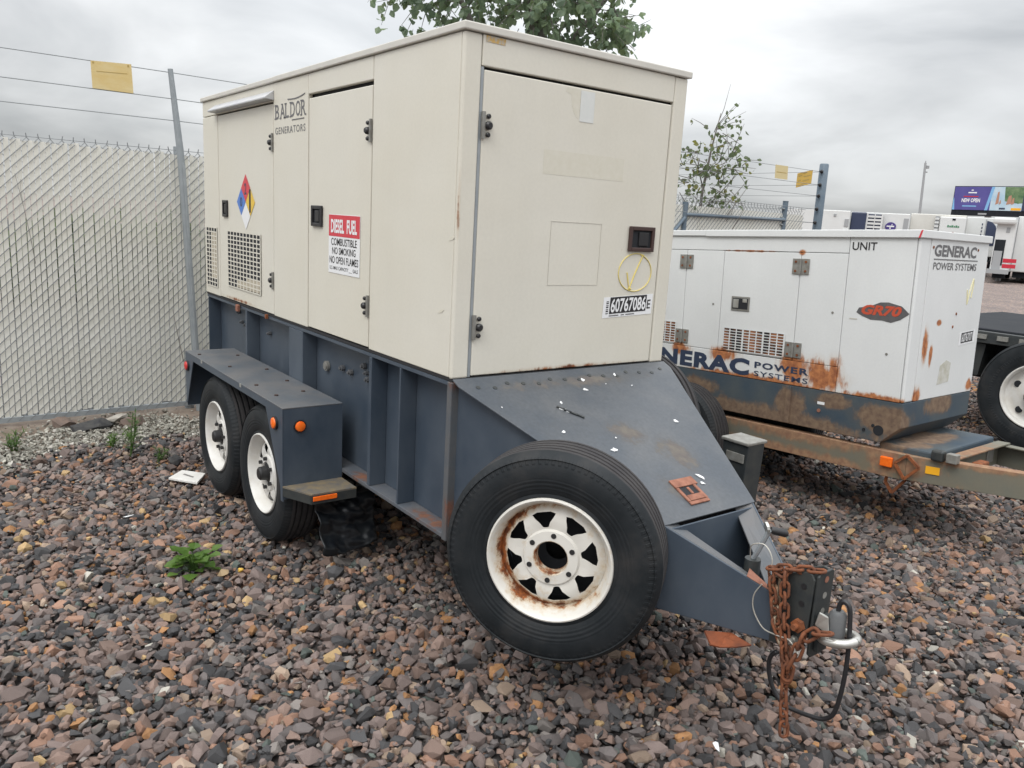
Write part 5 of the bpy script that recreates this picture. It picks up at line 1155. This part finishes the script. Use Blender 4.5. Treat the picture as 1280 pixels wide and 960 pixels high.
lump('rubble_chunk', 'flat pale concrete piece atop the dark asphalt at the fence foot', 'rubble', (-3.97, -0.53, 0.03), (0.09, 0.12, 0.035), CONC, 3, (0.2, -0.25, 0))
lump('rubble_chunk', 'dark brown chunk right of the pale concrete piece by the fence', 'rubble', (-3.90, -0.42, 0.01), (0.08, 0.11, 0.055), BROWNR, 4)
lump('rubble_chunk', 'small dark stone nearest the trailer along the fence foot', 'rubble', (-2.86, -0.36, -0.02), (0.05, 0.06, 0.05), ASPH, 5)
m = MB(); bp = [(-2.515, -0.488), (-2.639, -0.374), (-2.506, -0.262), (-2.344, -0.358)]
m.prism([(a+2.36, b+0.4, 0.0) for a, b in bp], (0, 0, 0.014)); o = m.build('board', PAPER, None, loc=(-2.36, -0.4, -0.028), bev=0.002); tag(o, 'flat white board scrap lying beside the rear wheel', 'board')
m = MB(); m.prism([(-0.19, 0.02, 0.0142), (-0.10, 0.055, 0.0142), (-0.09, 0.042, 0.0142), (-0.18, 0.005, 0.0142)], (0, 0, 0.001)); m.build('board_slot', GREYB, o)
def scrap(label, c, s, seed, mat=FLECK):
    rs = random.Random(seed); m = MB(); pts = []
    for k in range(6):
        a = k/6*6.283; r_ = s*rs.uniform(0.5, 1.1); pts.append((r_*1.5*math.cos(a), r_*0.7*math.sin(a), 0.006*rs.random()))
    m.prism(pts, (0, 0, 0.002)); o = m.build('paper_scrap', mat, None, loc=c); o.rotation_euler = (rs.uniform(-.3, .3), rs.uniform(-.3, .3), rs.uniform(0, 6)); tag(o, label, 'paper scrap', 'white scraps on the gravel'); return o
scrap('small white paper scrap on the gravel left of the hanging chain', (1.156, 0.39, -0.003), 0.018, 1)
scrap('crumpled white scrap on the gravel at the bottom edge', (1.75, 0.93, -0.003), 0.022, 3)
scrap('white plastic scrap on the gravel well left of the wheels', (-1.93, -0.83, -0.008), 0.022, 4)
for k, (lab_, c, s_, mt) in enumerate((('bright yellow pebble on the gravel beside front wheel', (-0.98, -0.53, -0.012), 0.017, M('yellow_pebble', (0.62, 0.38, 0.06), 0.7)), ('tan rounded stone between weed and front wheel', (-1.0, -0.61, -0.018), 0.03, M('tan_pebble', (0.36, 0.26, 0.15), 0.8, bmp=0.3)))):
    lump('pebble', lab_, 'pebble', c, (s_, s_*1.15, s_*0.7), mt, 20+k)

# ================================================================== beyond the yard: parked trailers, billboard, poles
def xyaxes(a, b):
    a, b = Vector(a), Vector(b); e = (b-a); e.z = 0; ln = e.length; e.normalize(); return a, e, Vector((-e.y, e.x, 0)), ln
TW = M('trailer_white', (0.66, 0.67, 0.67), 0.45, col2=(0.60, 0.61, 0.60), scale=0.8)
TC = M('trailer_cream', (0.63, 0.62, 0.58), 0.5, col2=(0.56, 0.55, 0.51), scale=0.8)
TD = M('trailer_dark', (0.012, 0.015, 0.02), 0.75, spec=0.2, col2=(0.022, 0.024, 0.028), scale=3)
NAVY = M('navy_unit', (0.03, 0.042, 0.085), 0.4)
GREYT = M('trailer_grey', (0.32, 0.33, 0.34), 0.6)
GREENP = M('green_print', (0.05, 0.2, 0.1), 0.5); BROWNP = M('brown_print', (0.22, 0.07, 0.05), 0.6); PURP = M('purple_print', (0.06, 0.04, 0.2), 0.5); REDP = M('red_stripe', (0.5, 0.02, 0.04), 0.5)
class Van:
    """a parked box trailer seen nose on; local x runs to the viewer's right along the nose, y away, z up"""
    def __init__(s, label, pxa, pxb, depth, ztop, zbot=1.1, length=12.0, mat=TW):
        mid = 0.5*(pxa+pxb)-640; kk = lambda p: depth*math.sqrt((FOCAL**2+mid**2)/(FOCAL**2+(p-640)**2))
        a, e, n, ln = xyaxes(bearing(pxa, kk(pxa)), bearing(pxb, kk(pxb))); s.ln = ln; s.zt = ztop; s.zb = zbot
        s.sgn = 1
        s.r = thing('semi_trailer', label, 'trailer', a, (0, 0, math.atan2(e.y, e.x)), 'white box trailers parked across the lot')
        m = MB(); m.box(0, ln, 0, length, zbot, ztop); s.body = m.build('body', mat, s.r, bev=0.04)
        m = MB(); m.box(0.15, ln-0.15, 0.2, length-0.2, zbot-0.3, zbot-0.01); m.build('chassis', TD, s.r)
        m = MB(); m.box(0.3, 0.45, 1.6, 1.8, 0.0, zbot-0.3); m.box(ln-0.45, ln-0.3, 1.6, 1.8, 0.0, zbot-0.3); m.build('landing_leg', GREYT, s.r)
        for yy in (length-1.2, length-2.5):
            for xx in (0.0, ln-0.3):
                m = MB(); m.lathe([(0.0, 0.0), (0.28, 0.0), (0.30, -0.02), (0.48, -0.02), (0.5, 0.05), (0.5, 0.25), (0.48, 0.3), (0.0, 0.3)], 20)
                o = m.build('wheel', TD, s.r, loc=(xx, yy, 0.5)); o.rotation_euler = (0, 0, -math.pi/2) if xx == 0 else (0, 0, -math.pi/2)
                if xx == 0: o.location.x = 0.0
    def face(s, name, x0, x1, z0, z1, mat, d=0.05, y=0.0, bev=0.0):
        """piece proud of the nose"""
        m = MB(); m.box(x0, x1, y-d, y-0.002, z0, z1); return m.build(name, mat, s.r, bev=bev)
DV = 45.0
def zof(px, py, d):  # height that a row of pixels has at that distance
    hy = 273.7+(px-640)*0.0573; return CAMLOC.z+(hy-py)*d/FOCAL
def pxl(v, px, pxa, pxb): return (px-pxa)/(pxb-pxa)*v.ln
# T1
v = Van('plain white box trailer behind the blue corner post', 978, 1059, DV, zof(1020, 262.5, DV)); t_ = v.zt
v.face('vent_plate', pxl(v, 1053, 978, 1059), pxl(v, 1058, 978, 1059), t_-0.85, t_-0.45, GREYT)
v.face('marker', pxl(v, 1039, 978, 1059), pxl(v, 1042, 978, 1059), t_-0.32, t_-0.2, GREYT)
v.face('unit_label', pxl(v, 1052, 978, 1059), pxl(v, 1059, 978, 1059)-0.02, t_-1.25, t_-1.0, TW, 0.08)
# T2 with cooling unit
v = Van('white refrigerated trailer with dark cooling unit, slatted grille and purple oval emblem', 1060, 1133, DV-0.4, zof(1096, 267, DV)); t_ = v.zt
X2 = lambda px: pxl(v, px, 1060, 1133)
v.face('cooling_unit', X2(1061), X2(1080), t_-1.9, t_-0.02, NAVY, 0.5, bev=0.06)
gl = v.face('grille_box', X2(1080.5), X2(1100), t_-1.9, t_-0.1, NAVY, 0.3)
for k in range(9): v.face('grille_slat', X2(1081), X2(1099.5), t_-0.28-k*0.19, t_-0.17-k*0.19, TW, 0.06, y=-0.3)
v.face('grille_post', X2(1080), X2(1082), t_-1.9, t_-0.05, TW, 0.08, y=-0.3); v.face('grille_post', X2(1090), X2(1091), t_-1.9, t_-0.1, TW, 0.08, y=-0.3); v.face('grille_post', X2(1098.5), X2(1100.5), t_-1.9, t_-0.05, TW, 0.08, y=-0.3)
m = MB(); cxx, czz = X2(1111), t_-0.72
m.prism([(cxx+0.28*math.cos(a*0.3142), -0.05, czz+0.24*math.sin(a*0.3142)) for a in range(20)], (0, 0.045, 0)); em = m.build('emblem', PURP, v.r)
m = MB(); m.box(cxx-0.2, cxx+0.18, -0.06, -0.051, czz-0.02, czz+0.05); m.box(cxx-0.05, cxx+0.02, -0.06, -0.051, czz-0.12, czz-0.04); m.box(cxx+0.04, cxx+0.08, -0.06, -0.051, czz+0.06, czz+0.14); m.build('emblem_mark', STW, em)
v.face('door_gap', X2(1126), X2(1132), t_-1.9, t_-0.25, GREYT, 0.02)
v.face('small_sign', X2(1054+8), X2(1074), t_-1.75, t_-1.2, STW, 0.06, y=-0.5)
# T3
v = Van('white refrigerated trailer with green lettering and reddish picture', 1134, 1203, DV-0.2, zof(1170, 269, DV), mat=TC); t_ = v.zt
X3 = lambda px: pxl(v, px, 1134, 1203)
v.face('grille_box', X3(1165), X3(1170), t_-1.8, t_-0.1, GREYT, 0.25)
for k in range(8): v.face('grille_slat', X3(1165), X3(1170), t_-0.3-k*0.2, t_-0.2-k*0.2, TW, 0.05, y=-0.25)
pn = v.face('nose_panel', X3(1171), X3(1203), t_-1.9, t_-0.12, TW, 0.3, bev=0.05)
m = MB()
for k, (a, b) in enumerate(((1181, 1183), (1183.6, 1185.5), (1186, 1188.2), (1188.8, 1190.4), (1191, 1193), (1193.6, 1195.4))): m.box(X3(a), X3(b), -0.312, -0.302, t_-0.68, t_-0.56-0.03*(k % 2))
m.build('green_letters', GREENP, v.r, kind='stuff')
m = MB(); m.prism([(X3(1189)+0.42*math.cos(a*0.5236)*(1+0.2*math.sin(a*3)), -0.312, t_-1.22+0.26*math.sin(a*0.5236)*(1+0.2*math.cos(a*2))) for a in range(12)], (0, 0.01, 0)); m.build('nose_picture', BROWNP, v.r)
v.face('door_hasp', X3(1186), X3(1190), t_-0.3, t_-0.2, TD, 0.02, y=-0.3)
# T4
v = Van('white trailer side with small vertical lettering and dark arched window', 1203.5, 1243, DV+2, zof(1222, 272.5, DV+2)); t_ = v.zt
X4 = lambda px: pxl(v, px, 1203.5, 1243)
for k in range(6): v.face('letter', X4(1223), X4(1224.4), t_-0.45-k*0.2, t_-0.33-k*0.2, NAVY, 0.02)
v.face('trim', X4(1227.5), X4(1228.5), t_-2, t_-0.1, GREYT, 0.03)
m = MB(); xa, xb = X4(1229), X4(1243)
m.prism([(xa, -0.03, t_-1.6), (xb, -0.03, t_-1.6), (xb, -0.03, t_-0.75), (xb-0.12, -0.03, t_-0.45), (xb-0.3, -0.03, t_-0.25), (xa, -0.03, t_-0.18)], (0, 0.028, 0)); m.build('window', NAVY, v.r)
# T5
v = Van('white trailer with double red stripe and open dark doorway at right edge', 1241.5, 1266, 39.5, zof(1255, 276, 39.5), zbot=zof(1255, 340, 39.5), length=9); t_ = v.zt
X5 = lambda px: pxl(v, px, 1241.5, 1266)
v.face('roof_fairing', X5(1236), X5(1265), t_-0.2, t_+0.12, TW, 0.3, bev=0.1)
v.face('doorway', X5(1243), X5(1256), t_-2.2, t_-0.95, TD, 0.03)
v.face('engine', X5(1243.5), X5(1254), t_-2.45, t_-1.5, GREYT, 0.1)
for k in (0, 1): v.face('stripe', X5(1256.5), X5(1266)+0.25, t_-2.05-k*0.27, t_-1.86-k*0.27, REDP, 0.02)
v.face('vent_plate', X5(1254.5), X5(1259), t_-0.6, t_-0.35, GREYT, 0.02)
v.face('bumper', X5(1238), X5(1266), t_-2.62, t_-2.4, GREYT, 0.2)
v = Van('tall white trailer at the far right edge with dark undercarriage', 1266.5, 1330, 40.5, zof(1275, 271, 40.5), zbot=zof(1275, 340, 40.5)); t_ = v.zt
v.face('corner_trim', 0.0, 0.06, v.zb, t_-0.05, GREYT, 0.02); v.face('side_lamp', 0.5, 0.6, t_-0.9, t_-0.75, AMBER, 0.02)
# utility pole
p0 = bearing(1146, 90); m = MB(); zt_ = zof(1148, 207, 90)
p1 = bearing(1141.5, 90)
UP = thing('utility_pole', 'slender distant utility pole standing alone against the clouds', 'pole', p0)
m.tube([(0, 0, 0), p1-p0+Z*zt_], [0.17, 0.12], 8); m.build('shaft', GREYT, UP)
m = MB(); m.box(p1.x-p0.x-0.1, p1.x-p0.x+0.25, p1.y-p0.y+0.1, p1.y-p0.y+0.5, zt_-0.6, zt_-0.3); m.cyl(p1-p0+Z*(zt_-1.0), p1-p0+cr*0.35+Z*(zt_-1.0), 0.08, 6); m.cyl(p1-p0+Z*(zt_-0.3), p1-p0+Z*(zt_+0.2), 0.05, 6); m.build('pole_fitting', GREYT, UP)
# billboard
DB = 130.0
a, e, n, ln = xyaxes(bearing(1183, DB+2), bearing(1272, DB-6))
zb_, ztp = zof(1183, 262, DB), zof(1225, 236.5, DB)
BBD = thing('billboard', 'large roadside billboard with purple NEW OPEN panel and pool photo', 'billboard', a, (0, 0, math.atan2(e.y, e.x)))
m = MB(); m.box(-0.1, ln+1.0, 0.02, 0.6, zb_-0.9, ztp+0.1); m.build('frame', TD, BBD)
m = MB(); m.box(0, ln*0.53, -0.05, 0.015, zb_, ztp); m.build('panel', M('violet_print', (0.065, 0.06, 0.24), 0.5, col2=(0.1, 0.085, 0.3), scale=0.3), BBD)
m = MB(); m.box(ln*0.53, ln, -0.05, 0.015, zb_, ztp); m.build('picture', M('pool_blue_print', (0.36, 0.52, 0.64), 0.5, col2=(0.6, 0.68, 0.72), scale=0.5), BBD)
m = MB(); m.prism([(ln*0.46, -0.06, zb_), (ln*0.50, -0.06, zb_), (ln*0.56, -0.06, ztp), (ln*0.52, -0.06, ztp)], (0, 0.008, 0)); m.prism([(-0.02, -0.06, zb_), (0.35, -0.06, zb_), (0.12, -0.06, zb_+1.6), (-0.02, -0.06, zb_+2.0)], (0, 0.008, 0)); m.build('slash', M('sky_blue_print', (0.2, 0.42, 0.68), 0.5), BBD)
bh = ztp-zb_
text('lettering', 'NEW OPEN', STW, BBD, (ln*0.12, -0.05, zb_+bh*0.33), X, Z, ln*0.26, bh*0.17, bold=0.03, lift=0.012)
m = MB(); m.box(ln*0.14, ln*0.35, -0.07, -0.06, zb_+bh*0.56, zb_+bh*0.6); m.build('red_rule', REDP, BBD)
m = MB(); m.box(ln*0.14, ln*0.34, -0.07, -0.06, zb_+bh*0.14, zb_+bh*0.19); m.build('blue_rule', bpy.data.materials['sky_blue_print'], BBD)
m = MB(); m.box(ln*0.2, ln*0.32, -0.07, -0.06, zb_+bh*0.72, zb_+bh*0.77); m.box(ln*0.24, ln*0.27, -0.07, -0.06, zb_+bh*0.83, zb_+bh*0.87); m.build('crest', STW, BBD)
m = MB(); m.prism([(ln*0.72, -0.06, zb_+bh*0.4), (ln*0.9, -0.06, zb_+bh*0.3), (ln, -0.06, zb_+bh*0.35), (ln, -0.06, ztp-0.02), (ln*0.70, -0.06, ztp-0.02)], (0, 0.008, 0)); m.build('trees_print', M('green_tree_print', (0.06, 0.14, 0.06), 0.6, col2=(0.2, 0.28, 0.14), scale=1.2), BBD)
m = MB()
for cx0, w_, h_ in ((0.62, 0.022, 0.55), (0.66, 0.012, 0.2), (0.78, 0.035, 0.4), (0.83, 0.02, 0.3)): m.prism([(ln*(cx0-w_), -0.075, zb_+bh*0.25), (ln*(cx0+w_), -0.075, zb_+bh*0.3), (ln*(cx0+w_*0.6), -0.075, zb_+bh*(0.25+h_)), (ln*(cx0-w_*0.4), -0.075, zb_+bh*(0.22+h_))], (0, 0.008, 0))
m.build('swimmers_print', M('skin_print', (0.42, 0.22, 0.15), 0.6), BBD, kind='stuff')
m = MB(); m.box(ln*0.82, ln*0.95, -0.085, -0.077, zb_+bh*0.02, zb_+bh*0.12); m.build('yellow_strip', YREF, BBD)
m = MB(); m.box(ln*0.66, ln*0.74, -0.085, -0.077, zb_+bh*0.05, zb_+bh*0.12); m.build('navy_letters', NAVY, BBD)
m = MB(); m.box(ln*0.96, ln+1.0, -0.075, -0.0, zb_, ztp); m.build('end_panel', NAVY, BBD)
m = MB(); m.box(ln*0.38, ln*0.50, -0.03, 0.018, zb_-0.7, zb_-0.45); m.build('name_plate', GREYT, BBD)
m = MB(); m.cyl((ln*0.5, 0.8, 0), (ln*0.5, 0.8, zb_), 0.5, 12); m.build('column', GREYT, BBD)

# flatbed at the right edge
FB = thing('flatbed_trailer', 'black flatbed trailer with white rimmed wheel at the right edge', 'trailer', (-0.13, 5.9, 0))
m = MB(); m.box(-1.25, 6.0, 0.2, 2.5, 0.9, 0.985); m.build('deck', TD, FB, bev=0.01)
m = MB(); m.box(-1.25, 6.0, 0.12, 0.19, 0.86, 0.965); rl = m.build('side_rail', CHARC, FB, bev=0.005)
m = MB()
for k in range(40): m.box(-1.2+k*0.18, -1.2+k*0.18+0.09, 0.10, 0.119, 0.90, 0.94)
m.build('rail_pocket', HINGE, rl, kind='stuff')
m = MB(); m.box(-1.2, 6.0, 0.45, 0.6, 0.5, 0.89); m.box(-1.2, 6.0, 1.95, 2.1, 0.5, 0.89); m.build('chassis_rail', TD, FB)
m = MB(); m.prism([(-0.72, 0.2, 0.55), (-0.45, 0.2, 0.55), (-0.42, 0.2, 0.84), (-0.5, 0.2, 0.85)], (0, 0.3, 0)); m.build('mud_guard', CHARC, FB)
TYB = tyre_mesh(0.48, 0.25, 0.27, 4)
def plain_rim():
    k = 0.92; m = MB(); m.lathe([(0.29*k, 0.25), (0.285*k, 0.1), (0.275*k, 0.03), (0.29*k, 0.002), (0.302*k, -0.004), (0.306*k, 0.004), (0.30*k, 0.014)], 56)
    m.lathe([(0.278*k, 0.05), (0.25*k, 0.075), (0.22*k, 0.07), (0.15*k, 0.05), (0.0, 0.048)], 56); return m.mesh('rim', WHITER, True)
PR = plain_rim()
for x in (0.12, 1.35):
    wl = sub('wheel', FB, (x, 0.0, 0.48)); wl.scale = (1, 1, 1); link('tyre', TYB, wl); link('rim', PR, wl)
    for k in range(5):
        a = k*1.2566+0.2; m = MB(); m.cyl((0.19*math.cos(a), 0.068, 0.19*math.sin(a)), (0.19*math.cos(a), 0.0605, 0.19*math.sin(a)), 0.03, 14); m.build('hand_hole', DARKIN, wl)
    m = MB(); m.lathe([(0.0, -0.06), (0.07, -0.055), (0.09, 0.0), (0.1, 0.05)], 20); m.build('hub_cap', HUBM, wl, autos=35)
# the added hedge shows only through gaps in the fence
bpy.context.view_layer.update()
